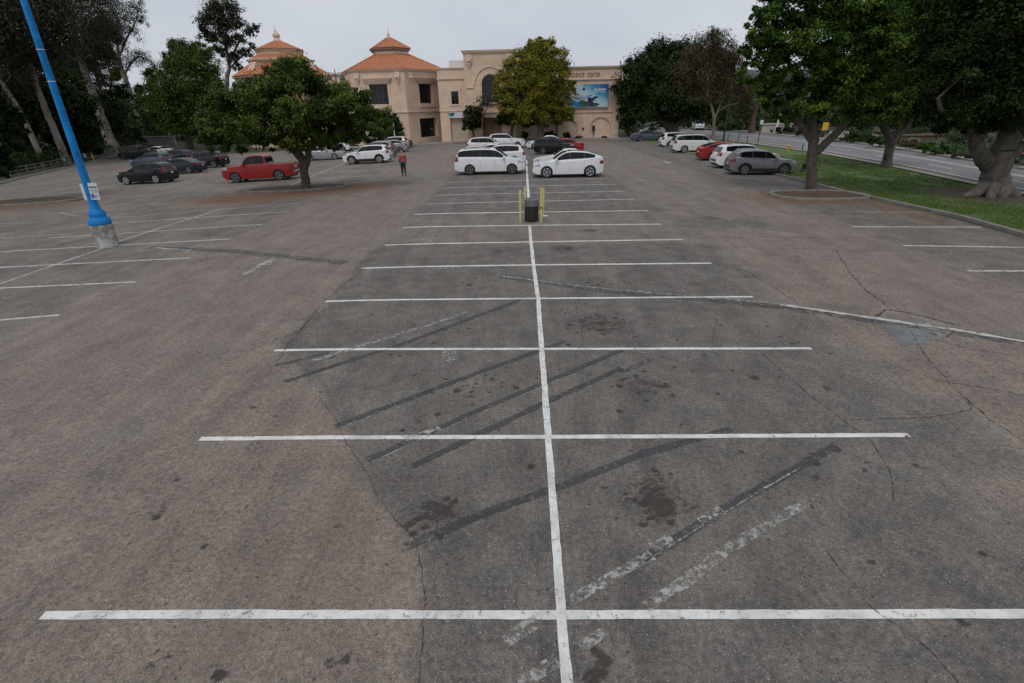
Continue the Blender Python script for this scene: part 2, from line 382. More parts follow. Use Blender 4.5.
# direction arrows in the aisles
def arrow(c, d, s, mb):
    c = Vector(c[:2]); d = Vector(d).normalized(); nn = Vector((-d.y, d.x)); z = lambda v: (v.x, v.y, float(zg(v.x, v.y))+.005)
    mb.add([z(c+d*a*s+nn*b*s) for a, b in ((-1, -.09), (.1, -.09), (.1, -.32), (1, 0), (.1, .32), (.1, .09), (-1, .09))], [(0, 1, 5, 6), (2, 3, 4)])
arrow(spot(667, 162), (0, -1), 1.0, soft); arrow(spot(260, 266), (.1, 1), .9, faint); arrow(spot(640, 158), (0, -1), .7, faint)
# blacked-out diagonals of an older layout, with flecks of the old white paint
for p in (((284, 382), (400, 345), (520, 300)), ((335, 427), (450, 383), (566, 341)), ((367, 460), (480, 410), (622, 350)), ((413, 466), (540, 405), (622, 368)), ((445, 530), (480, 515), (560, 487), (640, 455), (731, 429)), ((643, 559), (740, 500), (836, 446))):
    ribbon(blk, px(*p), .125, .0035, .15, .12, .004)
for p in (((275, 366), (330, 352)), ((401, 549), (445, 530)), ((485, 243), (529, 239)), ((620, 373), (650, 360))): ribbon(blkw, px(*p), .13, .0035, .15, .15, .004)
for p in (((310, 362), (420, 328), (468, 312)), ((572, 601), (625, 570), (652, 555)), ((645, 608), (690, 580), (735, 545), (806, 503)), ((505, 642), (538, 621)), ((520, 686), (557, 660)), ((580, 648), (603, 632)), ((405, 440), (440, 428)), ((652, 548), (672, 538)), ((700, 522), (722, 510))):
    ribbon(flaked, px(*p), .12, .0062, .12, .2, .006)
for p in (((644, 562), (740, 503.5), (800, 468)), ((372, 462), (480, 413), (560, 379)), ((335, 430), (400, 405))): ribbon(flaked, px(*p), .022, .0062, .1, .5, .004)
for x0, y0, x1, y1 in ((405, 241, 432, 239), (418, 236, 436, 244), (432, 268.6, 462, 268), (640, 352, 652, 351)): ribbon(flaked, px((x0, y0), (x1, y1)), .12, .0062, .15, .2)
# the long patched seam that crosses the aisle, with its old white line
seam = px((500, 276), (600, 290), (700, 299), (780, 307), (880, 321), (950, 331), (1030, 344))
ribbon(blkw, seam, .34, .003, .15, .2, .01)
ribbon(flaked, px((500, 276), (600, 288.5), (700, 297), (780, 304)), .1, .0045, .12, .25, .006); ribbon(soft, px((780, 304.5), (880, 319), (950, 329), (1035, 343.5)), .11, .0045, .12, .3, .008)
ribbon(blkw, px((150, 247.5), (230, 251), (345, 263)), .4, .003, .2, .2, .01); ribbon(faint, px((155, 248), (190, 250.5)), .16, .0045, .2, .2)
# cracks
for p, w in ((((322, 400), (338, 425), (345, 440), (370, 480), (378, 500), (415, 540), (425, 600), (420, 683)), .011), (((760, 352), (815, 400), (870, 440), (890, 470), (893, 500)), .014), (((850, 420), (930, 418), (972, 410), (965, 395)), .012),
             (((820, 545), (870, 605), (930, 650), (960, 683)), .013), (((835, 250), (860, 285), (890, 310)), .03), (((910, 330), (925, 355), (950, 385), (990, 420), (1024, 440)), .02), (((735, 265), (770, 285), (800, 305)), .022), (((310, 320), (283, 350), (276, 362)), .03), (((700, 247), (850, 250), (1000, 252)), .03),
             (((690, 238), (780, 237), (850, 239)), .03), (((915, 335), (975, 350), (1024, 357)), .016), (((575, 301), (583, 340), (580, 349)), .012), (((700, 305), (716, 320), (712, 340)), .016), (((560, 180), (640, 178), (690, 184)), .04), (((610, 200), (700, 215), (780, 232)), .035), (((880, 360), (935, 380), (1024, 395)), .012), (((250, 350), (300, 330), (325, 300), (350, 280), (370, 262)), .02)):
    ribbon(crk, px(*p), w*.8, .0048, .045 if w < .03 else .08, .75, .011 if w < .03 else .03)
# the broken-up hole on the seam: raised crumbling rim
ribbon(crk, px((876, 316), (886, 310), (905, 312), (930, 318), (960, 326)), .05, .0052, .06, .6, .01); ribbon(crk, px((930, 334), (948, 337), (950, 334)), .04, .0052, .05, .5, .01)
for nm, mb, mt in (('parking_lines', fresh, 'line_fresh'), ('weathered_parking_lines', soft, 'line_soft'), ('faint_parking_lines', faint, 'line_faint'), ('flaked_parking_lines', flaked, 'line_flaked'), ('blacked_out_lines', blk, 'blackout'), ('worn_seam', blkw, 'blackout_worn'), ('asphalt_cracks', crk, 'crack')):
    tag(mb.build(nm, M[mt]), kind='structure')
def puddle_shape(pts, dz, n=6):
    P = [spot(*p) for p in pts]; c = sum(P, Vector())/len(P); out = []
    for i in range(len(P)):
        p0, p1, p2, p3 = (P[(i+k-1) % len(P)] for k in range(4))
        for j in range(n):
            t = j/n; out.append(.5*((2*p1)+(p2-p0)*t+(2*p0-5*p1+4*p2-p3)*t*t+(3*p1-p0-3*p2+p3)*t**3))
    return [(v.x, v.y, float(zg(v.x, v.y))+dz) for v in out]
pm = MB(); pm.poly(puddle_shape(((884, 325), (905, 327), (928, 332), (928, 341), (915, 345), (902, 345), (896, 337)), .0042))
tag(pm.build('asphalt_patch', flat_paint('patch_sealer', (.155, .168, .175), .38, 4, .75)), kind='structure')
pm = MB(); pm.poly(puddle_shape(((912, 319), (935, 322), (950, 329), (945, 337), (932, 333), (918, 327)), .0066))
tag(pm.build('broken_concrete', flat_paint('broken_concrete', (.26, .25, .235), .49, 9)), kind='structure')
pm = MB(); pm.poly(puddle_shape(((441, 353), (452, 350), (460, 353), (457, 360), (447, 362)), .0042))
tag(pm.build('paint_splash', flat_paint('paint_splash', (.36, .355, .345), .52, 14)), kind='structure')

# ------------------------------------------------------------------ kerbs, lawn, street
M['concrete'] = varied('concrete', (.24, .225, .2), .3, 4, .85, .3)
M['curb_mat'] = varied('curb_concrete', (.2, .185, .165), .35, 3, .9, .3)
def curb(name, pts, w=.16, h=.13, closed=False, mat='curb_mat'):
    P = resample(pts, .3)
    if closed: P = P[:-1]
    k = len(P); mb = MB(); sec = ((-w/2, -.05), (-w/2, h-.02), (-w/2+.025, h), (w/2-.025, h), (w/2, h-.02), (w/2, -.05)); vs = []
    for i, p in enumerate(P):
        a, b = (P[(i-1) % k], P[(i+1) % k]) if closed else (P[max(i-1, 0)], P[min(i+1, k-1)])
        t = (b-a).normalized(); nn = Vector((t.y, -t.x)); z = float(zg(p.x, p.y))
        vs += [(p.x+nn.x*a_, p.y+nn.y*a_, z+b_) for a_, b_ in sec]
    m = len(sec); rng = range(k) if closed else range(k-1)
    mb.add(vs, [(i*m+j, ((i+1) % k)*m+j, ((i+1) % k)*m+j+1, i*m+j+1) for i in rng for j in range(m-1)])
    return tag(mb.build(name, M[mat], smooth=40), kind='structure')
def sheet(name, poly_l, poly_r, dz, mat, step=1.0, across=4):
    """strip of surface between two lines of the same number of points"""
    k = 40; L_, R_ = [], []
    def along(pl, t):
        pl = [Vector(p[:2]) for p in pl]; ln = [0]
        for a, b in zip(pl[:-1], pl[1:]): ln.append(ln[-1]+(b-a).length)
        s = t*ln[-1]
        for i in range(len(pl)-1):
            if s <= ln[i+1]+1e-9: return pl[i].lerp(pl[i+1], (s-ln[i])/max(1e-9, ln[i+1]-ln[i]))
        return pl[-1]
    mb = MB(); vs = []
    for i in range(k+1):
        a, b = along(poly_l, i/k), along(poly_r, i/k)
        for j in range(across+1):
            p = a.lerp(b, j/across); vs.append((p.x, p.y, float(zg(p.x, p.y))+dz))
    w = across+1
    mb.add(vs, [(i*w+j, i*w+j+1, (i+1)*w+j+1, (i+1)*w+j) for i in range(k) for j in range(across)])
    return mb.build(name, mat)
ROAD_END = spot(706, 133.5)
rn = [(26.2, -12), spot(1024, 192), spot(900, 166), spot(826, 152.5), spot(740, 140.5), spot(690, 134.5), spot(640, 130)]
rf = [(34.5, -12), spot(1024, 170), spot(930, 154.5), spot(850, 143), spot(760, 133.5), spot(710, 129.5), spot(650, 126)]
q = N('street_asphalt'); q.base(q.ramp(q.noise(1.2, 6, .7, q.obj((1, .15, 1))), [(.3, (.12, .12, .122)), (.7, (.175, .174, .174))])); M['street'] = q.set(Roughness=.85)
tag(sheet('road', rn, rf, .008, M['street'], across=6), kind='structure')
def lerp_line(t): return [Vector(a[:2]).lerp(Vector(b[:2]), t) for a, b in zip(rn, rf)]
rl = MB()
for t, dash in ((.10, 0), (.36, 1), (.62, 0), (.66, 0), (.88, 1)):
    P = resample(lerp_line(t), .5)
    if not dash: ribbon(rl, P, .16, .013, .5, .05)
    else:
        for i in range(0, len(P)-8, 16): ribbon(rl, P[i:i+7], .16, .013, .5, .05)
tag(rl.build('road_markings', M['line_soft']), kind='structure')
curb('road_curb', lerp_line(-.012), .2, .12); curb('far_road_curb', lerp_line(1.012), .2, .12)
tag(sheet('sidewalk', lerp_line(-.14), lerp_line(-.03), .06, M['concrete']), kind='structure')
tag(sheet('far_sidewalk', lerp_line(1.03), lerp_line(1.2), .06, M['concrete']), kind='structure')
lot_curb = [(17.2, -12), (17.0, 8), spot(1024, 236), spot(960, 218), spot(880, 200.5), spot(845, 193)]
CL = [Vector(p[:2]) for p in lot_curb]+[Vector((16.75, y)) for y in (30, 36, 44, 52, 60, spot(650, 141).y)]
curb('lot_curb', CL, .18, .13)
lawn_out = [Vector(a[:2]).lerp(Vector(b[:2]), -.195) for a, b in zip(rn, rf)][:6]
q = N('lawn'); ob = q.obj()
gc = q.mix(q.maprange(q.noise(.6, 7, .75, ob), .47, .74), q.ramp(q.noise(24, 4, .7, ob), [(.3, (.046, .085, .015)), (.7, (.112, .17, .038))]), (.09, .085, .04))
vd = q.n('ShaderNodeVectorMath', operation='DISTANCE'); q.l(ob, vd.inputs[0]); vd.inputs[1].default_value = tuple(spot(990, 196))
bare = q.maprange(q.math('ADD', vd.outputs['Value'], q.math('MULTIPLY', q.noise(1.1, 6, .7, ob), 2.4)), 3.2, 4.6, 1, 0)
q.base(q.mix(bare, gc, q.ramp(q.noise(6, 6, .8, ob), [(.3, (.05, .036, .025)), (.7, (.11, .08, .055))])))
q.bump(q.noise(40, 3, .7, ob), .8, .05); M['lawn'] = q.set(Roughness=.9)
tag(sheet('lawn', [p+Vector((.1, 0)) for p in CL], lawn_out, .07, M['lawn'], across=10), kind='structure')
# grass blades where the lawn is nearest
nb = 60000; yy = RNG.uniform(12, 48, nb)
xl = np.interp(yy, [p.y for p in CL], [p.x for p in CL])+.2; xr = np.interp(yy, [p.y for p in lawn_out], [p.x for p in lawn_out])
xx = xl+(xr-xl)*RNG.random(nb); zz = zg(xx, yy)+.06; an = RNG.uniform(0, 6.28, nb); h = RNG.uniform(.04, .11, nb); w = RNG.uniform(.008, .02, nb)
fg = spot(990, 196); keep = (np.hypot(xx-fg.x, yy-fg.y) > 3.4*RNG.random(nb)**.3) & (fbm(xx, yy, .8, 91) > .3+.16*RNG.random(nb))
xx, yy, zz, an, h, w = (a[keep] for a in (xx, yy, zz, an, h, w)); nb = len(xx)
dx, dy = np.cos(an)*w, np.sin(an)*w; lx_, ly_ = RNG.normal(0, .03, nb), RNG.normal(0, .03, nb)
V = np.stack([np.stack([xx-dx, yy-dy, zz], -1), np.stack([xx+dx, yy+dy, zz], -1), np.stack([xx+lx_, yy+ly_, zz+h], -1)], 1).reshape(-1, 3)
tag(link('grass', fast_mesh('grass', V, np.arange(nb*3).reshape(-1, 3), leaf_mat('grass_blade', (.048, .09, .013), (.085, .148, .026), (.12, .18, .042)), RNG.random(nb))), 'short green grass covering the lawn strip beside the street', 'grass', kind='stuff')
# planter islands: kerb ring and mulch
M['mulch'] = varied('mulch', (.085, .048, .03), .5, 14, .95, .6)
def island(cx, cy, rx, ry, name_m, p=2.6, x_max=None):
    ring = []
    for i in range(48):
        t = 2*math.pi*i/48; c, s = math.cos(t), math.sin(t)
        ring.append(Vector((cx+rx*math.copysign(abs(c)**(2/p), c), cy+ry*math.copysign(abs(s)**(2/p), s))))
    if x_max: ring = [Vector((min(v.x, x_max), v.y)) for v in ring]
    curb('planter_curb', ring+[ring[0]], .17, .13, True)
    mb = MB(); vs = [(cx, cy, float(zg(cx, cy))+.14)]
    for f in (.5, .93): vs += [(cx+(v.x-cx)*f, cy+(v.y-cy)*f, float(zg(v.x, v.y))+(.12 if f < .9 else .08)) for v in ring]
    k = len(ring); mb.add(vs, [(0, 1+i, 1+(i+1) % k) for i in range(k)]+[(1+i, 1+k+i, 1+k+(i+1) % k, 1+(i+1) % k) for i in range(k)])
    tag(mb.build(name_m, M['mulch'], smooth=60), kind='structure')
island(tA.x-.6, tA.y+.1, 3.3, 1.25, 'planter_soil')
island(14.7, 25.7, 2.25, 1.35, 'planter_soil'); 
lc = spot(5, 206); island(lc.x-1, lc.y+1.2, 5.2, 1.4, 'planter_soil')
# fallen leaves
def fallen(n, c, sx, sy):
    x = RNG.normal(c[0], sx, n); y = RNG.normal(c[1], sy, n); return x, y
fl = [fallen(1800, (tA.x, tA.y-.6), 3.4, 2.), fallen(700, (14.3, 25.), 2., 1.3), fallen(200, (16.2, 20), .35, 3.5), fallen(260, (20.5, 24), 2., 2.2), fallen(500, (lc.x, lc.y), 3.5, 1.6), fallen(14, (2, 9), 6, 4)]
x = np.concatenate([a for a, b in fl]); y = np.concatenate([b for a, b in fl]); n = len(x); a = RNG.uniform(0, 6.28, n); s = RNG.uniform(.02, .042, n)
z = zg(x, y)+.02; inl = np.hypot((x-tA.x+.6)/3.3, (y-tA.y)/1.2) < 1; z += .13*inl; z += .13*((np.abs(x-14.7) < 2.2) & (np.abs(y-25.7) < 1.3))
c_, s_ = np.cos(a)*s, np.sin(a)*s
V = np.stack([np.stack([x-c_, y-s_, z], -1), np.stack([x+s_*.5, y-c_*.5, z+RNG.uniform(0, .02, n)], -1), np.stack([x+c_, y+s_, z+RNG.uniform(0, .02, n)], -1), np.stack([x-s_*.5, y+c_*.5, z], -1)], 1).reshape(-1, 3)
tag(link('fallen_leaves', fast_mesh('fallen_leaves', V, np.arange(n*4).reshape(-1, 4), leaf_mat('dead_leaf', (.1, .045, .02), (.17, .085, .035), (.24, .14, .06), .05), RNG.random(n))), 'scattered brown dead leaves on the asphalt round the planter trees', 'fallen leaves', kind='stuff')
# hills far away
hm = MB(); hv = []
for i in range(61):
    xx_ = 150+i*22; hh = 24+22*vnoise(np.array([xx_/170.]), np.array([.3]), 1, 5)[0]+9*vnoise(np.array([xx_/50.]), np.array([2.3]), 1, 6)[0]
    for j, (dy_, f) in enumerate(((0, 0), (60, .7), (150, 1), (400, 0))): hv.append((xx_, 560+dy_+xx_*.1, zg(0, 200)-1+hh*f))
hm.add(hv, [(i*4+j, (i+1)*4+j, (i+1)*4+j+1, i*4+j+1) for i in range(60) for j in range(3)])
tag(hm.build('hills', varied('far_woodland', (.05, .065, .06), .4, .06, .95, 0), smooth=80), kind='structure')
# ------------------------------------------------------------------ trees and shrubs
def norm(a): return a/np.maximum(np.linalg.norm(a, axis=-1, keepdims=True), 1e-9)
def leaf_cloud(lobes, n, size, rng, fill=.5, cl=55, spread=.24, droop=0., aspect=.5, up=.55):
    """leaves gathered in clumps that fill a set of lobes (centre, radii)"""
    wts = np.array([max(r)**2 for c, r in lobes]); wts = wts/wts.sum(); VS, TI = [], []
    for (c, r), w in zip(lobes, wts):
        m = max(30, int(n*w)); k = max(7, m//cl)
        d = norm(rng.normal(size=(k, 3))); d[:, 2] = np.where(d[:, 2] < -.55, -d[:, 2], d[:, 2])
        rad = fill+(1-fill)*rng.random(k)**.6
        rad *= .74+.5*rng.random(k)
        cc = np.array(c)+d*rad[:, None]*np.array(r); ctint = rng.normal(.47, .22, k); cs = rng.uniform(.7, 1.35, k)*spread
        i = rng.integers(0, k, m); off = rng.normal(size=(m, 3))*np.array([1, 1, .75])
        p = cc[i]+off*(cs[i][:, None]*np.mean(r))*.62
        if droop: p[:, 2] -= droop*rng.random(m)**2
        nn = norm(d[i]*.35+norm(off)*.75+np.array([0, 0, up])+rng.normal(size=(m, 3))*.42)
        t = rng.normal(size=(m, 3)); 
        if droop: t[:, 2] -= 1.6
        t = norm(t-nn*(t*nn).sum(-1, keepdims=True)); b = np.cross(nn, t)
        s = size*rng.uniform(.6, 1.35, m)[:, None]; L = t*s*.5; Wd = b*s*.5*aspect
        VS.append(np.stack([p-L, p+Wd+nn*s*.07, p+L, p-Wd+nn*s*.07], 1).reshape(-1, 3))
        TI.append(np.clip(ctint[i]+rng.normal(0, .16, m), 0, 1))
    V = np.concatenate(VS); return V, np.arange(len(V)).reshape(-1, 4), np.concatenate(TI)

def smooth_path(P, R_, k=5):
    P = [Vector(p) for p in P]; o, ro = [], []
    for i in range(len(P)-1):
        a, b, c, d = P[max(i-1, 0)], P[i], P[i+1], P[min(i+2, len(P)-1)]
        for j in range(k):
            t = j/k; o.append(.5*((2*b)+(c-a)*t+(2*a-5*b+4*c-d)*t*t+(d-a+3*b-3*c)*t**3)); ro.append(R_[i]+(R_[i+1]-R_[i])*t)
    return o+[P[-1]], ro+[R_[-1]]

def tree(name, label, cat, Yb, base_px, limbs, lobes, n, leaf, mats, group=None, fill=.5, spread=.24, cl=55, droop=0., seed=1, flat=1., aspect=.5, twigs=True, dead=(), up=.55, maxtwig=99.):
    """limbs: lists of (px, py, radius px) in the plane Yb; lobes: (px, py, radius px, extra depth)"""
    rng = np.random.default_rng(seed)
    b = spot(*base_px) if Yb is None else None
    if b is None: p = at(*base_px, Yb); b = Vector((p.x, Yb, float(zg(p.x, Yb))))
    Yb = b.y; root = empty(name, b, label, cat, group); tr = MB(); tips = []
    for li, lm in enumerate(limbs):
        pts, rr = [], []
        for i, q_ in enumerate(lm):
            p = at(q_[0], q_[1], Yb+(q_[3] if len(q_) > 3 else 0)); 
            if li == 0 and i == 0: p = Vector((p.x, Yb, b.z-.1))
            pts.append(p-b); rr.append(q_[2]/ppm(q_[0], q_[1], Yb))
        sp, sr = smooth_path(pts, rr)
        sp = [v+Vector(rng.normal(0, .06, 3))*r for v, r in zip(sp, sr)]
        tr.tube(sp, sr, 9); tips.append((sp[-1], sr[-1])); tips.append((sp[len(sp)*2//3], sr[len(sp)*2//3]))
    L = []
    for lb in lobes:
        x, y, r = lb[:3]; d = lb[3] if len(lb) > 3 else rng.uniform(-.8, .3)*r/ppm(x, y, Yb)
        c = at(x, y, Yb+d)-b; rm = r/ppm(x, y, Yb); L.append((c, (rm, rm, rm*flat)))
        if twigs and tips and (min((t[0]-c).length for t in tips) < maxtwig):
            a, ra = min(tips, key=lambda t: (t[0]-c).length)
            mid = a.lerp(c, .5)+Vector(rng.normal(0, .12, 3))*(c-a).length+Vector((0, 0, .08))*(c-a).length
            sp, sr = smooth_path([a, mid, c], [min(ra*.7, max(.045, rm*.06)), max(.035, rm*.04), .02], 4); tr.tube(sp, sr, 6)
            for _ in range(4):
                e = c+Vector(norm(rng.normal(size=3)))*rm*.75; s0 = mid.lerp(c, rng.uniform(.3, 1)); m2 = s0.lerp(e, .5)+Vector(rng.normal(0, .1, 3))*rm
                tr.tube([s0, m2, e], [max(.025, rm*.035), max(.02, rm*.022), .012], 5)
    for dd in dead:
        pts = [at(q_[0], q_[1], Yb)-b for q_ in dd]; sp, sr = smooth_path(pts, [q_[2]/ppm(q_[0], q_[1], Yb) for q_ in dd]); tr.tube(sp, sr, 7)
    if tr.v: tr.build('trunk', mats[1], root, smooth=70)
    V, Fq_, ti = leaf_cloud([(tuple(c), r) for c, r in L], n, leaf, rng, fill, cl, spread, droop, aspect, up)
    link('crown', fast_mesh('crown', V, Fq_, mats[0], ti), root)
    return root

LF = dict(
 fresh=leaf_mat('bright_leaf', (.013, .03, .003), (.038, .082, .009), (.13, .2, .028)),
 mid=leaf_mat('green_leaf', (.018, .034, .005), (.046, .078, .012), (.13, .175, .03)),
 dark=leaf_mat('dark_leaf', (.009, .016, .004), (.018, .032, .007), (.038, .06, .014), .15),
 olive=leaf_mat('olive_yellow_leaf', (.06, .072, .009), (.155, .155, .018), (.32, .26, .035)),
 euc=leaf_mat('eucalyptus_leaf', (.018, .022, .011), (.036, .042, .022), (.06, .065, .034), .15),
 brown=leaf_mat('brownish_leaf', (.05, .038, .02), (.085, .066, .038), (.12, .1, .06)),
 hedge=leaf_mat('hedge_leaf', (.012, .025, .007), (.024, .046, .012), (.042, .07, .02), .15),
 pale=leaf_mat('grey_green_leaf', (.05, .07, .045), (.085, .11, .075), (.12, .15, .1)),
 white=leaf_mat('white_flower', (.05, .08, .03), (.42, .42, .36), (.7, .69, .62)),
 lime=leaf_mat('lime_leaf', (.022, .05, .008), (.04, .085, .014), (.07, .12, .024)))
BK = dict(
 brown=bark_mat('brown_bark', (.045, .034, .026), (.115, .09, .07)),
 gum=bark_mat('gum_bark', (.08, .065, .05), (.22, .185, .15)),
 grey=bark_mat('grey_bark', (.045, .036, .03), (.125, .1, .085)),
 euc=bark_mat('pale_eucalyptus_bark', (.08, .066, .055), (.26, .225, .195), (1.5, 1.5, .5), 1.2),
 red=bark_mat('reddish_bark', (.06, .035, .025), (.17, .1, .07)),
 ficus=bark_mat('ficus_bark', (.05, .043, .036), (.16, .135, .115), (2.5, 2.5, .5), 1.6))

# round broad-leaved tree in the left planter
tree('round_tree', 'round bushy green tree growing in the left planter beside the red pickup', 'tree', None, (305, 190),
     [[(306, 191, 5.8), (305.5, 183, 4.5), (304, 172, 4.1), (302, 160, 3.9), (297, 150, 3.6)], [(303, 170, 4), (308, 158, 3.4), (310, 148, 3), (330, 136, 2.3), (355, 124, 1.8)], [(300, 158, 3.6), (288, 146, 3), (262, 134, 2.3), (236, 124, 1.8)]],
     [(286, 82, 21), (281, 74, 10), (258, 104, 23), (240, 112, 26), (222, 122, 24), (213, 138, 17), (300, 104, 34), (272, 122, 34), (332, 106, 24), (316, 90, 13), (303, 82, 11), (352, 116, 24), (372, 126, 19), (386, 128, 8), (310, 134, 26), (340, 134, 18), (250, 136, 22), (232, 144, 14), (285, 140, 17), (365, 99, 8.5), (362, 107, 9), (205, 126, 10), (262, 144, 12), (356, 134, 12), (330, 146, 10)],
     105000, .17, (LF['mid'], BK['brown']), seed=3, fill=.5, spread=.175, cl=130)
# the bright tree in the right planter and the one behind it
tree('shade_tree', 'large leafy green tree growing in the right planter beside the grey crossover', 'tree', None, (811, 191),
     [[(811.5, 192, 6.2), (811.5, 185, 5.2), (812, 165, 4.8), (813, 150, 4.9), (814, 135, 4.4), (811, 115, 3.8)], [(816, 153, 4), (826, 143, 3.8), (838, 131, 3.5), (850, 119, 3)], [(811, 140, 3.2), (800, 124, 2.8), (790, 107, 2.4)]],
     [(757, 52, 20), (768, 30, 20), (790, 12, 28), (752, 76, 15), (762, 95, 15), (782, 60, 26), (780, 88, 20), (810, 40, 32), (835, 10, 30), (800, 105, 20), (822, 82, 30), (850, 62, 32), (838, 105, 24), (866, 92, 24), (870, 36, 30), (860, 8, 28), (770, 112, 10), (790, 120, 10), (745, 55, 7), (820, 118, 14), (850, 122, 13), (876, 70, 20), (800, -20, 34), (850, -25, 34), (742, 84, 6), (757, 14, 8)],
     120000, .15, (LF['fresh'], BK['grey']), seed=5, maxtwig=2.2, fill=.5, spread=.175, cl=140)
tree('shade_tree', 'leafy green tree with a slim forked trunk on the lawn between planter and street', 'tree', None, (887, 168),
     [[(886, 169, 6.5), (887.5, 160, 4.3), (890, 148, 4), (894, 138, 4)], [(894, 138, 3.6), (905, 128, 3.2), (912, 115, 3)], [(892, 142, 3.4), (884, 128, 3), (876, 116, 2.6)]],
     [(905, 98, 30), (880, 110, 24), (928, 84, 24), (936, 60, 22), (922, 40, 26), (945, 38, 12), (900, 70, 30), (905, 30, 30), (860, 112, 18), (936, 104, 14), (885, 90, 26), (951, 45, 5), (946, 62, 9), (915, 118, 14), (870, 120, 10), (900, 10, 30), (880, 50, 26)],
     100000, .18, (LF['fresh'], BK['grey']), seed=6, fill=.5, spread=.18, cl=130)
# the big fig on the lawn, its crown reaching out of the picture
tree('fig_tree', 'huge dark fig tree with a flared buttressed trunk on the lawn at right', 'tree', None, (988, 195),
     [[(992, 199, 19), (993, 192, 14), (994.5, 182, 11.5), (996, 171, 11), (998, 161, 11), (1001, 150, 9.5)], [(990, 166, 8.5), (981, 155, 7), (976, 144, 6), (973, 131, 5.2), (972, 112, 4)], [(974, 134, 3.2, -.2), (964, 123, 2.6, -.6), (951, 115, 2.2, -1), (941, 109, 1.9, -1.3), (938, 98, 1.6, -1.5)], [(1001, 152, 9.5), (1008, 138, 9), (1013, 122, 8), (1016, 104, 7)], [(1003, 160, 7), (1016, 150, 6), (1034, 142, 5.5), (1060, 126, 5)],
      [(985, 186, 6.5, -.3), (976, 193, 5, -.7), (963, 196.5, 2, -1.1)], [(1003, 186, 6.5, -.3), (1010, 193, 5, -.7), (1020, 197.5, 2, -1)], [(993, 186, 6.5, -.5), (991, 194, 5, -.9), (988, 199, 2, -1.4)], [(999, 186, 5.5, -.5), (1001, 195, 4, -.9), (1004, 199, 2, -1.2)]],
     [(985, 95, 40), (960, 110, 26), (945, 92, 22), (965, 60, 36), (985, 30, 44), (1015, 70, 48), (1020, 110, 34), (1045, 90, 44), (1050, 40, 56), (960, 20, 34), (1000, -10, 50), (955, 125, 14), (1000, 122, 20), (1080, 110, 40), (940, 114, 14), (945, 55, 20), (1040, -20, 50), (1100, 60, 60), (972, 128, 10)],
     230000, .145, (LF['dark'], BK['ficus']), seed=8, maxtwig=2.0, fill=.35, spread=.24, cl=130)
# beyond the lot's right end
tree('fig_tree', 'broad dark round-crowned fig tree behind the slate sedan beyond the building', 'tree', None, (672, 138.5),
     [[(672, 139.5, 8), (671.5, 134, 6), (671, 127, 5.6)], [(671, 129, 4.4), (662, 120, 3.6), (650, 112, 3), (640, 106, 2.2)], [(672, 128, 4), (682, 119, 3.6), (692, 110, 3)], [(671, 127, 4), (671, 112, 3.4), (668, 98, 2.6)]],
     [(640, 78, 20), (625, 92, 13), (655, 66, 20), (676, 60, 18), (695, 66, 22), (640, 100, 18), (665, 92, 28), (690, 92, 26), (715, 82, 20), (712, 104, 18), (688, 113, 14), (655, 112, 12), (628, 108, 12), (633, 70, 11), (720, 66, 14), (650, 54, 8), (684, 50, 9)],
     70000, .36, (LF['dark'], BK['grey']), seed=9, fill=.4, spread=.24, cl=80)
tree('gum_tree', 'thin brownish gum tree with pale trunk standing in front of the dark fig', 'tree', None, (712, 151),
     [[(711.5, 152, 2.3), (712.5, 140, 1.7), (714, 126, 1.5), (713, 112, 1.3), (708, 98, 1.1), (702, 86, .9)], [(713.5, 122, 1.2), (719, 108, 1.), (724, 94, .8), (727, 78, .6)], [(702, 86, 1.4), (692, 80, 1.2), (684, 74, .9)], [(708, 98, 1.2), (708, 78, 1.1), (714, 58, .9)], [(717, 112, .8), (727, 106, .7), (738, 103, .5)]],
     [(702, 56, 19), (716, 40, 12), (726, 54, 14), (690, 66, 15), (708, 76, 20), (732, 76, 14), (688, 82, 13), (722, 94, 13), (740, 92, 9), (712, 34, 7), (735, 60, 10), (682, 70, 9), (700, 95, 12), (742, 74, 7)],
     21000, .24, (LF['brown'], BK['gum']), seed=10, fill=.2, spread=.36, droop=.35, aspect=.3)
tree('gum_tree', 'leaning red-barked gum tree with bare pale limbs across the street', 'tree', None, (752, 133),
     [[(751.5, 134, 3.6), (752, 126, 2.8), (754, 114, 2.6), (757, 106, 2.2)], [(757, 106, 1.8), (764, 100, 1.5), (774, 97, 1.1)], [(756, 108, 1.8), (750, 98, 1.4), (744, 90, 1.1)], [(757, 106, 1.4), (762, 92, 1.2), (768, 80, .9)]],
     [(742, 108, 11), (735, 96, 10), (766, 92, 10), (752, 86, 13), (776, 84, 12), (744, 118, 7)], 6000, .4, (LF['brown'], BK['red']), seed=12, fill=.2, spread=.4, droop=.4, aspect=.3)
# middle tree against the facade
YWF = spot(590, 139).y
tree('street_tree', 'yellowish green dense oval tree in front of the arched tower', 'tree', YWF-4.2, (540.5, 139.6),
     [[(540.5, 140.5, 4.6), (540.5, 133, 3.3), (540.5, 124, 3), (539, 112, 2.6)], [(540, 126, 2.2), (531, 114, 1.9), (522, 104, 1.5)], [(541, 124, 2.2), (550, 112, 1.9), (558, 100, 1.5)]],
     [(536, 50, 10), (548, 50, 10), (526, 60, 12), (540, 62, 16), (557, 60, 12), (514, 72, 13), (532, 78, 18), (552, 78, 18), (565, 74, 9), (505, 84, 12), (520, 94, 16), (540, 96, 20), (560, 94, 15), (570, 88, 7), (504, 98, 11), (512, 110, 12), (528, 112, 14), (550, 112, 14), (566, 108, 9), (540, 120, 10), (568, 118, 6), (516, 120, 8), (556, 122, 8), (541, 43, 5), (498, 90, 6), (528, 48, 4)],
     60000, .28, (LF['olive'], BK['grey']), seed=13, fill=.45, spread=.24, cl=80)
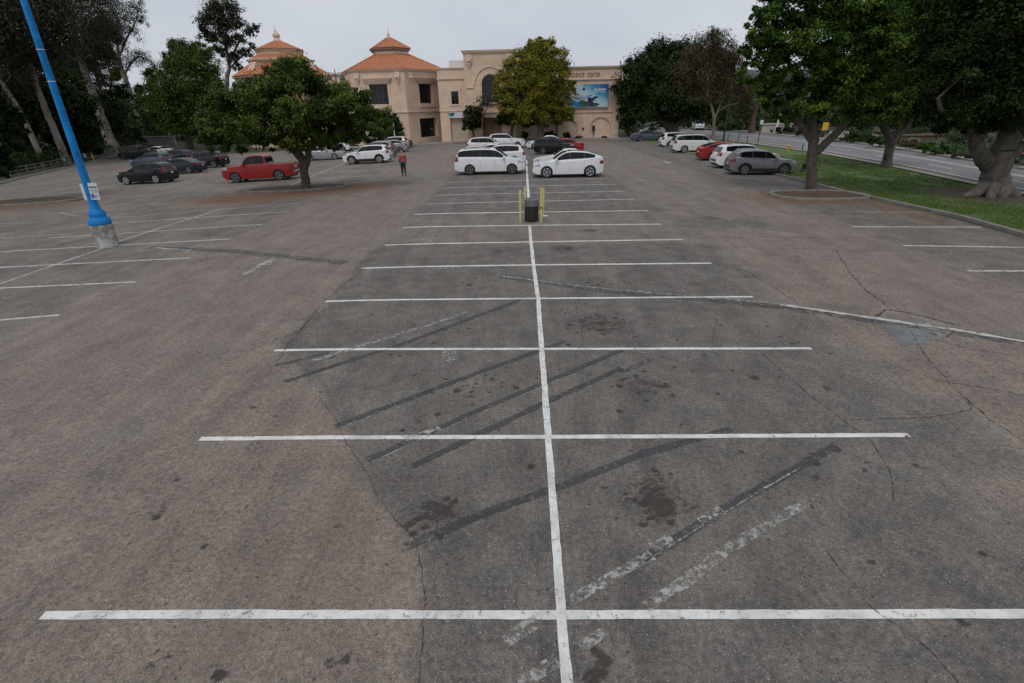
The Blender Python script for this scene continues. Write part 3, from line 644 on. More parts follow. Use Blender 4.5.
tree('small_tree', 'small dark round tree beside the pale garage door', 'tree', YWF-1.9, (474, 141),
     [[(474, 142, 1.5), (473.5, 134, 1.2), (472, 126, 1)]], [(472, 118, 9), (476, 124, 8), (468, 126, 7), (478, 114, 6), (470, 112, 5)], 5000, .32, (LF['dark'], BK['brown']), seed=14)
tree('small_tree', 'bare twiggy little tree next to the arched tower', 'tree', YWF-2.4, (483, 141),
     [[(483, 142, 1.1), (482.5, 128, .9), (482, 116, .8), (480, 106, .5)], [(482, 118, .6), (487, 108, .5), (489, 101, .4)], [(482, 122, .5), (476, 108, .4), (474, 102, .3)]], [(480, 106, 6), (486, 104, 5), (478, 112, 5)], 500, .3, (LF['brown'], BK['red']), seed=15, fill=.2, spread=.5)
tree('small_tree', 'low dark umbrella-shaped tree left of the yellowish street tree', 'tree', YWF-2.2, (512, 139.8),
     [[(511, 140.5, 1.8), (511.5, 132, 1.5), (513, 124, 1.3)]], [(506, 120, 7), (514, 117, 8), (521, 120, 7), (499, 121, 5), (527, 124, 6)], 6000, .34, (LF['hedge'], BK['brown']), seed=16)
tree('small_tree', 'slender young tree right of the yellowish street tree', 'tree', YWF-1.6, (556.5, 139.6),
     [[(556.5, 140.3, 1), (556.5, 128, .9), (557, 114, .8)]], [(561, 113, 6), (566, 118, 6), (555, 119, 5)], 3000, .32, (LF['olive'], BK['brown']), seed=17)
# left side: eucalyptus grove beyond the railing
EU = [('tall eucalyptus with thin pale trunk nearest the left picture edge', (45, 167), [[(46, 168, 5), (38, 150, 4), (28, 128, 3.6), (16, 105, 3.3), (0, 78, 3), (-12, 50, 2.6), (-20, 20, 2.2)]], [(-10, 40, 34), (10, 8, 36), (-30, 0, 50), (25, 45, 20), (-20, 80, 26), (8, 70, 18)]),
      ('tall eucalyptus with thick pale leaning trunk second from the left edge', (67, 164.5), [[(69, 166, 6.5), (64, 154, 5.2), (55, 132, 4.6), (45, 108, 4.2), (36, 84, 3.8), (30, 62, 3.3), (22, 35, 2.6)], [(37, 86, 2), (33, 74, 1.8), (26, 58, 1.5)]], [(30, 30, 30), (48, 10, 30), (12, 45, 24), (40, 55, 20), (60, 35, 20), (25, 62, 18), (20, 84, 14)]),
      ('massive eucalyptus with a reddish base and long bare side limbs', (113, 151.5), [[(117, 154, 9), (111, 143, 6.5), (103, 122, 4.9), (96, 102, 4.4), (88, 80, 4.1), (81, 58, 3.8), (75, 34, 3.2), (72, 14, 2.5)], [(92, 90, 2.2), (80, 80, 1.9), (66, 75, 1.5), (52, 74, 1)], [(99, 108, 2.2), (86, 98, 1.8), (76, 90, 1.4), (66, 80, 1)]], [(72, 18, 28), (92, 6, 24), (60, 45, 20), (95, 40, 18), (82, 62, 16), (104, 55, 12), (60, 0, 26)]),
      ('slim eucalyptus with flaking bark right of the massive one', (121, 148), [[(122, 150, 4), (116, 132, 3.1), (108, 112, 2.8), (101, 92, 2.4), (96, 72, 2), (94, 50, 1.6)]], [(96, 50, 16), (108, 62, 13), (88, 70, 14), (104, 82, 9), (112, 36, 13), (100, 30, 18)]),
      ('eucalyptus with a long bare trunk and feathery dark crown at the grove end', (150, 140.5), [[(151, 142, 4.8), (146, 132, 3.8), (138, 114, 3.3), (130, 92, 3), (122, 70, 2.7), (112, 50, 2.2), (100, 34, 1.6)], [(122, 70, 1.8), (118, 50, 1.6), (116, 30, 1.3)], [(124, 75, 1.4), (132, 62, 1.2), (140, 56, .8)], [(118, 60, 1.4), (126, 40, 1.2), (134, 26, .9)]], [(120, 18, 17), (136, 16, 11), (108, 30, 16), (128, 32, 11), (100, 44, 12), (142, 22, 6), (118, 42, 8), (134, 58, 11), (145, 62, 9), (154, 68, 6), (126, 64, 7), (110, 6, 15), (135, 6, 8)])]
for i, (lb, bp, lims, lobs) in enumerate(EU):
    tree('eucalyptus_tree', lb, 'tree', None, bp, [[(q_[0], q_[1], q_[2]*(.64, .66, .8, .8, .8)[i]) for q_ in l_] for l_ in lims], lobs, 23000 if i < 4 else 15000, .36, (LF['euc'], BK['euc']), 'eucalyptus trees behind the railing', seed=30+i, fill=.25, spread=.33, droop=.5, aspect=.36, cl=40)
tree('eucalyptus_tree', 'distant tall eucalyptus rising against the sky left of the red roofs', 'tree', 135, (228, 135),
     [[(226, 136, 3), (226, 110, 2.4), (227, 80, 2), (229, 66, 1.7), (226, 46, 1.4), (222, 28, 1)], [(229, 66, 1.2), (236, 48, 1), (244, 34, .7)], [(228, 70, 1), (240, 58, .8), (250, 48, .6)]],
     [(218, 12, 11), (230, 10, 9), (208, 22, 9), (224, 26, 11), (236, 22, 8), (214, 38, 9), (228, 42, 9), (240, 40, 7), (250, 32, 6), (256, 28, 4), (246, 54, 6), (234, 58, 7), (222, 54, 6), (204, 34, 6), (252, 47, 4), (216, 50, 5), (238, 68, 5), (203, 29, 4)],
     14000, .52, (LF['euc'], BK['euc']), 'eucalyptus trees behind the railing', seed=40, fill=.2, spread=.36, aspect=.45, cl=35)
tree('leafy_tree', 'large mid green tree behind the parked dark cars left of the round tree', 'tree', None, (188, 149),
     [[(190, 150, 4), (189, 136, 3), (187, 120, 2.8)], [(188, 126, 2.2), (176, 108, 2), (168, 92, 1.5)], [(188, 124, 2.2), (202, 106, 2), (210, 88, 1.5)]],
     [(180, 52, 11), (190, 62, 16), (172, 72, 14), (206, 66, 14), (196, 82, 22), (172, 94, 18), (210, 84, 11), (156, 86, 10), (154, 100, 11), (210, 102, 18), (182, 112, 22), (160, 114, 12), (218, 106, 10), (202, 122, 16), (176, 126, 14), (190, 134, 12), (150, 76, 7), (200, 50, 8), (168, 58, 6), (212, 132, 10), (164, 130, 6)],
     70000, .36, (LF['mid'], BK['grey']), seed=41, fill=.4, spread=.28, cl=80)
# dark undergrowth trees behind the trunks
for i, (lb, b_, lobs) in enumerate([
    ('dense dark tree filling the gap behind the leftmost eucalyptus trunks', (20, 160), [(10, 158, 10), (30, 156, 10), (48, 152, 9), (-5, 165, 12), (-10, 115, 26), (12, 120, 24), (30, 110, 20), (20, 140, 14), (2, 92, 22), (32, 136, 12), (36, 90, 16), (10, 65, 20)]),
    ('dense dark tree behind the blue lamp post shaft', (60, 155), [(62, 150, 9), (76, 150, 9), (90, 147, 9), (52, 116, 20), (66, 104, 20), (76, 122, 18), (58, 136, 12), (72, 140, 11), (62, 82, 18), (46, 94, 14), (84, 104, 14), (86, 134, 12)]),
    ('dense dark tree behind the massive eucalyptus', (98, 148), [(100, 143, 8), (112, 140, 8), (122, 138, 8), (134, 138, 7), (96, 118, 16), (108, 106, 14), (98, 134, 10), (88, 92, 14), (114, 124, 10), (110, 134, 8), (118, 92, 9), (74, 62, 16), (52, 66, 14)]),
    ('loose green tree between the two eucalyptus trunks at the grove end', (132, 141), [(130, 112, 8), (128, 126, 8), (132, 134, 6), (126, 98, 7), (143, 104, 6), (118, 76, 7), (148, 128, 5), (124, 112, 8), (140, 92, 6)])]):
    tree('dark_tree', lb, 'tree', spot(*[(45, 167), (67, 164.5), (113, 151.5), (150, 140.5)][i]).y+[9, 10, 9, 8][i], b_, [[(b_[0], b_[1], 4), (b_[0], b_[1]-25, 3)]], lobs, 22000, .5, (LF['dark'] if i < 3 else LF['mid'], BK['brown']), 'dark trees behind the eucalyptus grove', seed=50+i, fill=.3, spread=.34)
tree('leafy_tree', 'dark green tree on the near planter cut off by the left picture edge', 'tree', None, (-30, 206),
     [[(-32, 208, 8), (-31, 190, 6), (-28, 160, 5)], [(-29, 170, 4), (-15, 150, 3), (-5, 135, 2)]], [(4, 124, 15), (10, 112, 9), (-8, 112, 18), (14, 130, 9), (2, 146, 15), (-14, 140, 20), (12, 152, 8), (0, 166, 12), (-12, 166, 14), (-30, 120, 30), (-40, 90, 30), (2, 177, 6), (16, 120, 6), (20, 150, 5)],
     24000, .26, (LF['dark'], BK['brown']), seed=60, fill=.4)
# shrubs: foliage on short stems
def shrub(name, label, base_px, lobs, n, leaf, mat, group=None, Yb=None, seed=1, cat='shrub', flat=1.):
    return tree(name, label, cat, Yb, base_px, [[(base_px[0], base_px[1]+.4, .5), (base_px[0], base_px[1]-3, .35)]], lobs, n, leaf, (LF[mat], BK['brown']), group, seed=seed, fill=.3, spread=.3, twigs=False, flat=flat)
shrub('hedge_bush', 'tall dense dark hedge against the pavilion wall behind the parked cars', (382, 141.5), [(350, 132, 9), (340, 136, 9), (360, 138, 8), (345, 142, 6), (330, 140, 7), (318, 141, 7), (356, 124, 9), (372, 128, 9), (382, 126, 10), (392, 126, 9), (396, 132, 7), (376, 138, 7), (388, 137, 8), (364, 120, 9), (398, 128, 5), (394, 120, 5)], 30000, .3, 'hedge', seed=70, Yb=YWF-6)
for i, (x, y, r, lb) in enumerate(((525, 136.5, 3.6, 'round dark clipped bush left of the blue bin by the facade'), (547, 136.5, 3.2, 'round dark clipped bush just right of the street tree trunk'), (552, 136, 3.4, 'round dark clipped bush between street tree and young tree'), (567, 136.8, 3.1, 'small round dark bush alone by the facade wall'))):
    shrub('round_bush', lb, (x, y+2.4), [(x, y-1, r), (x+1, y, r*.8), (x-1.2, y+.3, r*.7)], 1400, .22, 'dark', 'clipped bushes along the facade', seed=75+i, Yb=YWF-1)
for i, (x, y, w_, lb) in enumerate(((579, 138, 4.5, 'low green strip of shrubs under the blue banner'), (604, 138, 3, 'low green tuft of shrub under the right blind arch'))):
    shrub('low_shrub', lb, (x, y+.8), [(x-w_*.6, y, 1.5), (x, y-.3, 1.7), (x+w_*.6, y, 1.4)], 700, .22, 'hedge', 'low shrubs along the facade', seed=82+i, Yb=YWF-1)
tree('small_tree', 'young sparse tree at the building corner beside the lawn', 'tree', None, (629, 137), [[(629, 138, .8), (629, 126, .6), (629, 112, .4)]], [(628, 116, 5), (632, 122, 5), (626, 124, 4.5), (630, 108, 4)], 2200, .3, (LF['euc'], BK['brown']), seed=86, fill=.2, spread=.4)
# across the street: verge plants, trees and slopes
shrub('flowering_bush', 'large bush covered in white flowers across the street', (836, 141.5), [(832, 137, 5.5), (838, 135.5, 6), (843, 138, 5), (828, 139, 3.5)], 2600, .24, 'white', seed=90)
HD = [((806, 136.5), [(800, 133, 4), (808, 132, 5), (815, 133, 4)], 'dark', 'dark low hedge across the street left of the white-flowered bush'),
      ((858, 143), [(850, 138, 5), (858, 138, 5.5), (866, 139.5, 5)], 'hedge', 'dark hedge across the street right of the white-flowered bush'),
      ((880, 147.5), [(872, 141, 5), (880, 142, 5), (888, 143, 5)], 'hedge', 'dark green hedge behind the slim forked trunk across the street'),
      ((906, 150), [(898, 144, 4.5), (905, 143.5, 5), (912, 145, 5)], 'brown', 'brownish bush with pale tips left of the clipped green hedge'),
      ((940, 155), [(922, 149, 5), (930, 149, 5.5), (938, 150, 5.5), (946, 150, 5.5), (954, 151.5, 5), (962, 152, 5), (969, 153, 5)], 'lime', 'long clipped bright green hedge left of the fig trunk'),
      ((966, 159), [(957, 155.5, 3.6), (965, 155.5, 4), (973, 156.5, 3.6)], 'pale', 'grey-green mounded bush left of the fig trunk by the kerb'),
      ((1022, 166), [(1012, 161, 4.5), (1020, 160, 5), (1030, 162, 5)], 'pale', 'grey-green mounded bush right of the fig trunk by the kerb'),
      ((786, 134), [(778, 131, 3.5), (786, 130, 4), (792, 131, 3.5)], 'dark', 'dark rounded shrub in front of the pale low wall'),
      ((770, 132.5), [(764, 130.5, 2.5), (770, 130, 2.6), (776, 131, 2.5)], 'dark', 'low dark shrub at the foot of the tilted white post'),
      ((735, 131), [(722, 128.5, 2.2), (730, 128.5, 2.4), (740, 129, 2.3)], 'hedge', 'low green hedge at the foot of the red-barked gum')]
for i, (b_, lobs, mt, lb) in enumerate(HD): shrub('hedge_bush', lb, b_, lobs, 3200 if mt == 'lime' else 1900, .26, mt, 'verge plants across the street', seed=100+i)
for i, (x, y, r, lb) in enumerate(((868, 134, 3, 'small white-flowered tuft above the dark hedge, leftmost of three'), (905, 139, 4, 'small white-flowered tuft above the brownish bush'), (925, 142, 3.5, 'small white-flowered tuft behind the clipped green hedge'))):
    shrub('flower_tuft', lb, (x, y+2), [(x, y, r*.7), (x+4, y+.4, r*.6), (x-4, y-.3, r*.6)], 420, .26, 'white', 'white flowering tufts on the far slope', seed=120+i, Yb=spot(x, y+9).y+16)
BT = [(860, 112, 96, 16, 'mid', 'small dark tree behind the white-flowered bush'), (905, 122, 82, 15, 'dark', 'low-branched tree across the street behind the brownish bush'), (945, 118, 88, 18, 'dark', 'dark spreading tree across the street left of the fig trunk'), (1010, 118, 84, 20, 'dark', 'dark tree across the street behind the fig trunk'),
      (795, 112, 118, 15, 'mid', 'mid green tree far behind the pale wall'), (768, 112, 150, 11, 'mid', 'distant round tree above the tilted white post'), (728, 112, 150, 12, 'hedge', 'distant dark tree left of the red-barked gum'), (700, 116, 140, 10, 'mid', 'distant green tree behind the small white car on the street'), (655, 118, 150, 9, 'mid', 'distant tree seen under the left side of the dark fig crown'), (825, 110, 120, 15, 'hedge', 'dark tree far behind the planter trunk'), (885, 114, 120, 14, 'mid', 'green tree far beyond the slim forked trunk'), (975, 110, 125, 18, 'mid', 'green tree far beyond the fig trunk'), (745, 103, 190, 11, 'mid', 'faraway tree peeping between red-barked gum and planter tree'), (640, 112, 170, 9, 'hedge', 'faraway tree at the building corner above the lawn')]
for i, (x, y, Yd, r, mt, lb) in enumerate(BT):
    tree('roadside_tree', lb, 'tree', Yd, (x, y+r+8), [[(x, y+r+9, r*.11), (x+1, y+r*.4, r*.08)]], [(x, y, r*.75), (x-r*.65, y+r*.2, r*.6), (x+r*.65, y+r*.25, r*.6), (x-r*.2, y-r*.5, r*.55), (x+r*.35, y-r*.4, r*.5)], 4200, .55, (LF[mt], BK['brown']), 'trees on the far side of the street', seed=140+i, fill=.35, spread=.34)
# woodland that closes the view beyond the street and behind the grove
def wood(name, label, Yd, x0, x1, ytop, n, seed, mat):
    rng = np.random.default_rng(seed); lobes = []
    for i in range(46):
        xx = x0+(x1-x0)*(i+rng.uniform(0, 1))/46; yd = Yd+rng.uniform(-14, 22); p = at(xx, ytop+rng.uniform(0, 9), yd); g = float(zg(p.x, yd)); hgt = max(4, p.z-g); rx = hgt*.55+1.5
        lobes.append(((p.x, yd, g+hgt*.62), (rx, rx, hgt*.4))); lobes.append(((p.x+rng.uniform(-4, 4), yd-2, g+hgt*.25), (rx*1.1, rx, hgt*.3)))
    V, F_, ti = leaf_cloud(lobes, n, .9, rng, .5, 40, .35)
    tag(link(name, fast_mesh(name, V, F_, LF[mat], ti)), label, 'woodland', kind='stuff')
wood('woodland', 'distant mixed green woodland on the rise beyond the street', 165, 610, 1120, 103, 34000, 301, 'mid')
wood('woodland', 'dark woodland behind the eucalyptus grove at left', 150, -120, 215, 94, 36000, 302, 'dark')

# low undergrowth behind the railing
rng_u = np.random.default_rng(303); lob_ = []
for a_, b_ in zip(fence_line[:-1], fence_line[1:]):
    k_ = int(math.hypot(a_[0]-b_[0], a_[1]-b_[1])/1.2)
    for i in range(k_):
        t = i/k_; x_, y_ = a_[0]+(b_[0]-a_[0])*t-rng_u.uniform(1.5, 9), a_[1]+(b_[1]-a_[1])*t+rng_u.uniform(-.5, 2); r_ = rng_u.uniform(.7, 1.5)
        lob_.append(((x_, y_, float(zg(x_, y_))+r_*.6), (r_*1.2, r_*1.2, r_)))
V, F_, ti = leaf_cloud(lob_, 26000, .3, rng_u, .4, 30, .4)
tag(link('undergrowth', fast_mesh('undergrowth', V, F_, LF['dark'], ti)), 'low dark undergrowth covering the ground behind the pipe railing', 'undergrowth', kind='stuff')
wood('hedgerow', 'low green hedgerow and scrub along the far verge of the street', 112, 618, 1100, 117, 22000, 305, 'hedge')

# planted slope between street and hedgerow
rng_v = np.random.default_rng(306); lob_ = []
for _ in range(150):
    x_, y_ = rng_v.uniform(37, 92), rng_v.uniform(34, 100)
    if x_ < 38+(y_-34)*.02: continue
    r_ = rng_v.uniform(.5, 1.1); lob_.append(((x_, y_, float(zg(x_, y_))+r_*.4), (r_*1.6, r_*1.4, r_*.8)))
V, F_, ti = leaf_cloud(lob_, 24000, .3, rng_v, .4, 30, .4)
tag(link('ground_cover', fast_mesh('ground_cover', V, F_, LF['hedge'], ti)), 'low green ground cover on the planted slope across the street', 'ground cover', kind='stuff')
for i, (x_, y_, Yd, lb) in enumerate(((876, 137, 64, 'white-flowered tuft in front of the lower terrace wall near the slim forked trunk'), (893, 138.5, 63, 'white-flowered tuft in the middle of the lower terrace wall'), (915, 140, 62, 'white-flowered tuft in front of the lower terrace wall towards the fig tree'))):
    shrub('flower_tuft', lb, (x_, y_+2), [(x_, y_, 2.2), (x_+3.4, y_+.4, 1.9), (x_-3.4, y_-.3, 1.9)], 420, .26, 'white', 'white flowering tufts on the far slope', seed=130+i, Yb=Yd)
# ------------------------------------------------------------------ the building
YW = spot(590, 139).y
def wall_mat(name, c):
    q = N(name); ob = q.obj()
    f = q.noise(.5, 6, .65, ob); g = q.noise(1.5, 6, .7, q.obj((2.5, 2.5, .3)))
    col = q.ramp(f, [(.3, tuple(x*.84 for x in c)), (.7, tuple(min(1, x*1.1) for x in c))])
    col = q.mix(1., col, q.ramp(g, [(.28, (.84, .81, .78)), (.5, (1, 1, 1))]), 'MULTIPLY')
    br = q.n('ShaderNodeTexBrick'); br.inputs['Scale'].default_value = 1.; br.inputs['Mortar Size'].default_value = .012; br.inputs['Brick Width'].default_value = 1.2; br.inputs['Row Height'].default_value = .6
    for k in ('Color1', 'Color2'): br.inputs[k].default_value = (1, 1, 1, 1)
    br.inputs['Color2'].default_value = (.95, .94, .93, 1); br.inputs['Mortar'].default_value = (.82, .8, .78, 1)
    mp = q.n('ShaderNodeMapping'); mp.inputs['Rotation'].default_value = (R(90), 0, 0); q.l(ob, mp.inputs['Vector']); q.l(mp.outputs[0], br.inputs['Vector'])
    q.base(q.mix(1., col, br.outputs['Color'], 'MULTIPLY')); q.bump(q.noise(30, 4, .7, ob), .15, .02)
    return q.set(Roughness=.85)
M['wall'] = wall_mat('sandstone_wall', (.69, .515, .385)); M['wall_up'] = wall_mat('pale_stone_trim', (.69, .545, .43)); M['wall_far'] = wall_mat('stucco_wall', (.6, .44, .32))
q = N('clay_roof_tile'); ob = q.obj(); q.base(q.ramp(q.noise(2.2, 6, .75, ob), [(.25, (.25, .09, .042)), (.5, (.4, .145, .066)), (.75, (.48, .22, .11))])); M['tile'] = q.set(Roughness=.8)
M['win'] = varied('dark_window_glass', (.01, .012, .015), .3, .8, .08, 0)
M['bronze'] = varied('bronze_frame', (.03, .026, .024), .3, 9, .4)
M['letter'] = varied('bronze_letter', (.21, .14, .095), .2, 9, .5)
M['garage'] = varied('pale_roller_door', (.47, .38, .32), .12, 3, .7)
M['brown_door'] = varied('brown_recess', (.2, .115, .075), .2, 3, .7)
M['white_metal'] = varied('white_metal', (.6, .61, .62), .12, 4, .5)

bd = empty('museum_building', (at(540, 139, YW).x, YW, float(zg(0, YW))), 'tan stone building with tiled hexagonal pavilion, arched tower and blue banner', 'building')
BO = Vector(bd.location)
def bx(px_, py_, Y=YW): return at(px_, py_, Y).x-BO.x
def bz(px_, py_, Y=YW): return at(px_, py_, Y).z-BO.z
GB = -.35                                                     # walls start a little below the ground

def facade(mb, p0, u, W, z0, z1, holes=(), arcs=12):
    """one wall face with real openings; p0 = left foot seen from outside, u = unit vector to the right. holes: (x0, x1, z0, z1, depth, arched)"""
    p0 = Vector(p0); u = Vector(u).normalized(); n = Vector((u.y, -u.x, 0)); P = lambda x, z, d=0: p0+u*x+Vector((0, 0, z))-n*d
    xs = sorted({0, W}|{h[0] for h in holes}|{h[1] for h in holes}); zs = sorted({z0, z1}|{h[2] for h in holes}|{h[3] for h in holes})
    for a, b in zip(xs[:-1], xs[1:]):
        for c, d in zip(zs[:-1], zs[1:]):
            mx, mz = (a+b)/2, (c+d)/2
            if any(h[0] < mx < h[1] and h[2] < mz < h[3] for h in holes): continue
            mb.quad(P(a, c), P(b, c), P(b, d), P(a, d))
    for h in holes:
        a, b, c, d, dep = h[:5]; arched = len(h) > 5 and h[5]
        if arched:
            r = (b-a)/2; cx = (a+b)/2; zc = d-r; arc = [(cx-r*math.cos(math.pi*i/arcs), zc+r*math.sin(math.pi*i/arcs)) for i in range(arcs+1)]
            for i in range(arcs):
                corner = P(a, d) if i < arcs/2 else P(b, d)
                mb.poly([P(*arc[i+1]), P(*arc[i]), corner][::-1])
            if arcs % 2 == 0: mb.poly([P(a, d), P(*arc[arcs//2]), P(b, d)])
            out = [(a, c)]+arc+[(b, c)]
        else: out = [(a, c), (a, d), (b, d), (b, c)]
        for i in range(len(out)):
            p, q_ = out[i], out[(i+1) % len(out)]
            mb.quad(P(*p), P(*q_), P(*q_, dep), P(*p, dep))
    return P
def pane(name, P, h, mat, parent, mull=(0, 0), fr=.07):
    a, b, c, d, dep = h[:5]; arched = len(h) > 5 and h[5]
    if arched:
        r = (b-a)/2; cx = (a+b)/2; zc = d-r; pts = [(a, c)]+[(cx-r*math.cos(math.pi*i/16), zc+r*math.sin(math.pi*i/16)) for i in range(17)]+[(b, c)]
    else: pts = [(a, c), (a, d), (b, d), (b, c)]
    m = MB(); m.poly([P(*p, dep-.01) for p in pts][::-1]); w = m.build(name, mat, parent)
    if mull[0] or mull[1]:
        f = MB(); nrm = (P(0, 0, 0)-P(0, 0, 1))
        def bar(x0, x1, z0, z1): f.prism([P(x0, z0, dep-.012), P(x1, z0, dep-.012), P(x1, z1, dep-.012), P(x0, z1, dep-.012)], nrm*.06)
        for i in range(1, mull[0]): x = a+(b-a)*i/mull[0]; bar(x-fr/2, x+fr/2, c, d-(0 if not arched else .25*(b-a)))
        for i in range(1, mull[1]): z = c+(d-c)*i/mull[1]; bar(a, b, z-fr/2-.003, z+fr/2+.003)
        f.build('frame', M['bronze'], w)
    return w
def cornice(mb, p0, u, W, z, steps):
    """stepped moulding: (height, projection) from the bottom up"""
    p0 = Vector(p0); u = Vector(u).normalized(); n = Vector((u.y, -u.x, 0))
    for h, pr in steps:
        a = p0-u*pr*.98+n*pr; b = p0+u*(W+pr*.98)+n*pr; c = b-n*(pr+.3); d = a-n*(pr+.3)
        mb.prism([v+Vector((0, 0, z)) for v in (a, b, c, d)], (0, 0, h)); z += h
U = Vector((1, 0, 0)); wl, tr_ = MB(), MB()
# right wing
x0, x1 = bx(516, 138), bx(620.5, 100); ztop = bz(600, 68.3); Wd = x1-x0; o = Vector((x0, 0, 0))
ra = lambda a, b, ztp, dep=.2: (bx(a, 138)-x0, bx(b, 138)-x0, .02, bz(600, ztp), dep, True)
h1, h2, h3 = ra(589.5, 610, 117.2), ra(556.5, 577, 117.6), ra(523, 544, 118)
P = facade(wl, o, U, Wd, GB, ztop, [h1, h2, h3])
for h in (h1, h2, h3): pane('blind_arch', P, h, M['wall'], bd)
facade(wl, (x1, 0, 0), (0, 1, 0), 26, GB, ztop); wl.quad((x0, 0, ztop-.02), (x1, 0, ztop-.02), (x1, 26, ztop-.02), (x0, 26, ztop-.02))
cornice(tr_, (x0, 0, 0), U, Wd, ztop-.02, ((.1, .08), (.14, .2), (.1, .26)))
cornice(tr_, (x0, 0, 0), U, Wd, bz(600, 80.5), ((.14, .06), (.12, .16)))
cornice(tr_, (x0, 0, 0), U, Wd, bz(600, 113), ((.12, .05), (.14, .13)))
cornice(tr_, (x0, 0, 0), U, Wd, GB, ((.75, .05),))
tr_.box((x1-.55, -.06, (bz(600, 80)+.3)/2), (.9, .1, bz(600, 80)-.7))
for xx_ in (597, ):  # flat pilaster strip between the blind arches
    tr_.box((bx(583.5, 120), -.03, 1.9), (.5, .05, 3.2))
# arched tower
Yt = -.9; xa, xb = bx(465.5, 100, YW+Yt), bx(516, 100, YW+Yt); zt = bz(490, 52.5, YW+Yt); Wt = xb-xa; o = Vector((xa, Yt, 0))
ga = (bx(482.3, 90)-xa, bx(482.3, 90)-xa+2*(Wt/2-(bx(482.3, 90)-xa)), bz(485, 102.5, YW+Yt), bz(490, 74.5, YW+Yt), .75, True)
gd = (Wt/2-1.55, Wt/2+1.55, .02, bz(490, 117.5, YW+Yt), .9)
P = facade(wl, o, U, Wt, GB, zt, [ga, gd])
pane('arched_window', P, ga, M['win'], bd, (4, 5)); dw = pane('door', P, gd, M['brown_door'], bd)
m = MB(); m.box((xa+Wt/2, Yt+.86, gd[3]/2), (.12, .05, gd[3]-.05)); m.build('door_seam', M['bronze'], dw)
facade(wl, (xb, Yt, 0), (0, 1, 0), 8, GB, zt); facade(wl, (xa, Yt+8, 0), (0, -1, 0), 8, GB, zt); facade(wl, (xb, Yt+8, 0), (-1, 0, 0), Wt, GB, zt); wl.quad((xa, Yt, zt-.05), (xb, Yt, zt-.05), (xb, Yt+8, zt-.05), (xa, Yt+8, zt-.05))
cornice(tr_, o, U, Wt, zt-.1, ((.12, .07), (.2, .2), (.14, .28)))
r1 = (ga[1]-ga[0])/2                                               # raised ring round the arch
for rr, wdt, dp in ((r1+.12, .2, .06), (r1+.95, .22, .1)):
    cx, zc = xa+Wt/2, ga[3]-r1; k = 20; ring = []
    for i in range(k):
        t0, t1 = math.pi*i/k, math.pi*(i+1)/k
        q4 = [(cx-rad*math.cos(t), Yt-.002, zc+rad*math.sin(t)) for rad, t in ((rr, t0), (rr, t1), (rr+wdt, t1), (rr+wdt, t0))]
        tr_.prism(q4, (0, -dp, 0))
tr_.box((xa+Wt/2, Yt-.13, ga[2]-.12), (ga[1]-ga[0]+.7, .26, .2)); cornice(tr_, o, U, Wt, bz(480, 114, YW+Yt), ((.14, .06), (.14, .16))); tr_.box((xa+.75, Yt-.06, zc-.35), (1.0, .12, .25)); tr_.box((xb-.75, Yt-.06, zc-.35), (1.0, .12, .25))
def corbel(p, n, s=1.):
    mb = MB()
    """carved bracket hanging under the cornice"""
    n = Vector(n).normalized(); u = Vector((-n.y, n.x, 0)); p = Vector(p)
    for (w_, d_, z_, h_) in ((.95, .16, 0, .5), (.8, .26, -.5, .42), (.62, .2, -.92, .3), (.36, .14, -1.22, .28), (.16, .08, -1.5, .22)):
        w_, d_, z_, h_ = (v*s for v in (w_, d_, z_, h_)); c = p+n*.002
        mb.prism([c-u*w_/2+Vector((0, 0, z_-h_)), c+u*w_/2+Vector((0, 0, z_-h_)), c+u*w_/2+Vector((0, 0, z_)), c-u*w_/2+Vector((0, 0, z_))], n*d_)
    mb.lathe([(.05*s, -.2*s), (.17*s, -.1*s), (.2*s, 0), (.17*s, .1*s), (.05*s, .2*s)], 10, tuple(p+n*.24*s+Vector((0, 0, -.72*s))))
    mb.build('carved_bracket', M['wall_up'], bd)
corbel((xa+.8, Yt, zt-.2), (0, -1, 0), 1.05); corbel((xb-.8, Yt, zt-.2), (0, -1, 0), 1.05)
# link block between pavilion and tower
xl0, xl1 = bx(439, 100), xa; zl = bz(455, 69); Wl = xl1-xl0; o = Vector((xl0, 0, 0)); X_ = lambda p: bx(p, 110)-xl0
hw = (X_(452.2), X_(459.3), bz(455, 104.2), bz(455, 91.2), .3); hg = (X_(449.3), X_(465.2), .02, bz(455, 118.2), .45)
P = facade(wl, o, U, Wl, GB, zl, [hw, hg]); pane('window', P, hw, M['win'], bd, (2, 3), .08)
gdr = pane('garage_door', P, hg, M['garage'], bd)
m = MB()
for i in range(1, 6): z = hg[3]*i/6; m = MB(); m.box((xl0+(hg[0]+hg[1])/2, .42, z), (hg[1]-hg[0]-.1, .03, .035)); m.build('panel_joint', M['garage'], gdr)
m = MB(); m.box((xl0+(hg[0]+hg[1])/2+.35, .40, 1.0), (.05, .05, .3)); m.build('handle', M['brown_door'], gdr)
sur = MB()
for a, b, c, d in ((hw[0]-.3, hw[1]+.3, hw[3], hw[3]+.3), (hw[0]-.25, hw[1]+.25, hw[2]-.22, hw[2]), (hw[0]-.24, hw[0], hw[2], hw[3]), (hw[1], hw[1]+.24, hw[2], hw[3])): tr_.prism([P(a, c), P(b, c), P(b, d), P(a, d)], (0, -.09, 0))
wl.quad((xl0, 0, zl-.03), (xl1, 0, zl-.03), (xl1, 12, zl-.03), (xl0, 12, zl-.03))
cornice(tr_, o, U, Wl-.02, zl-.02, ((.1, .08), (.12, .16))); cornice(tr_, o, U, Wl-.02, bz(455, 80), ((.12, .06), (.14, .15))); cornice(tr_, o, U, Wl-.02, bz(455, 112), ((.1, .04), (.1, .1)))
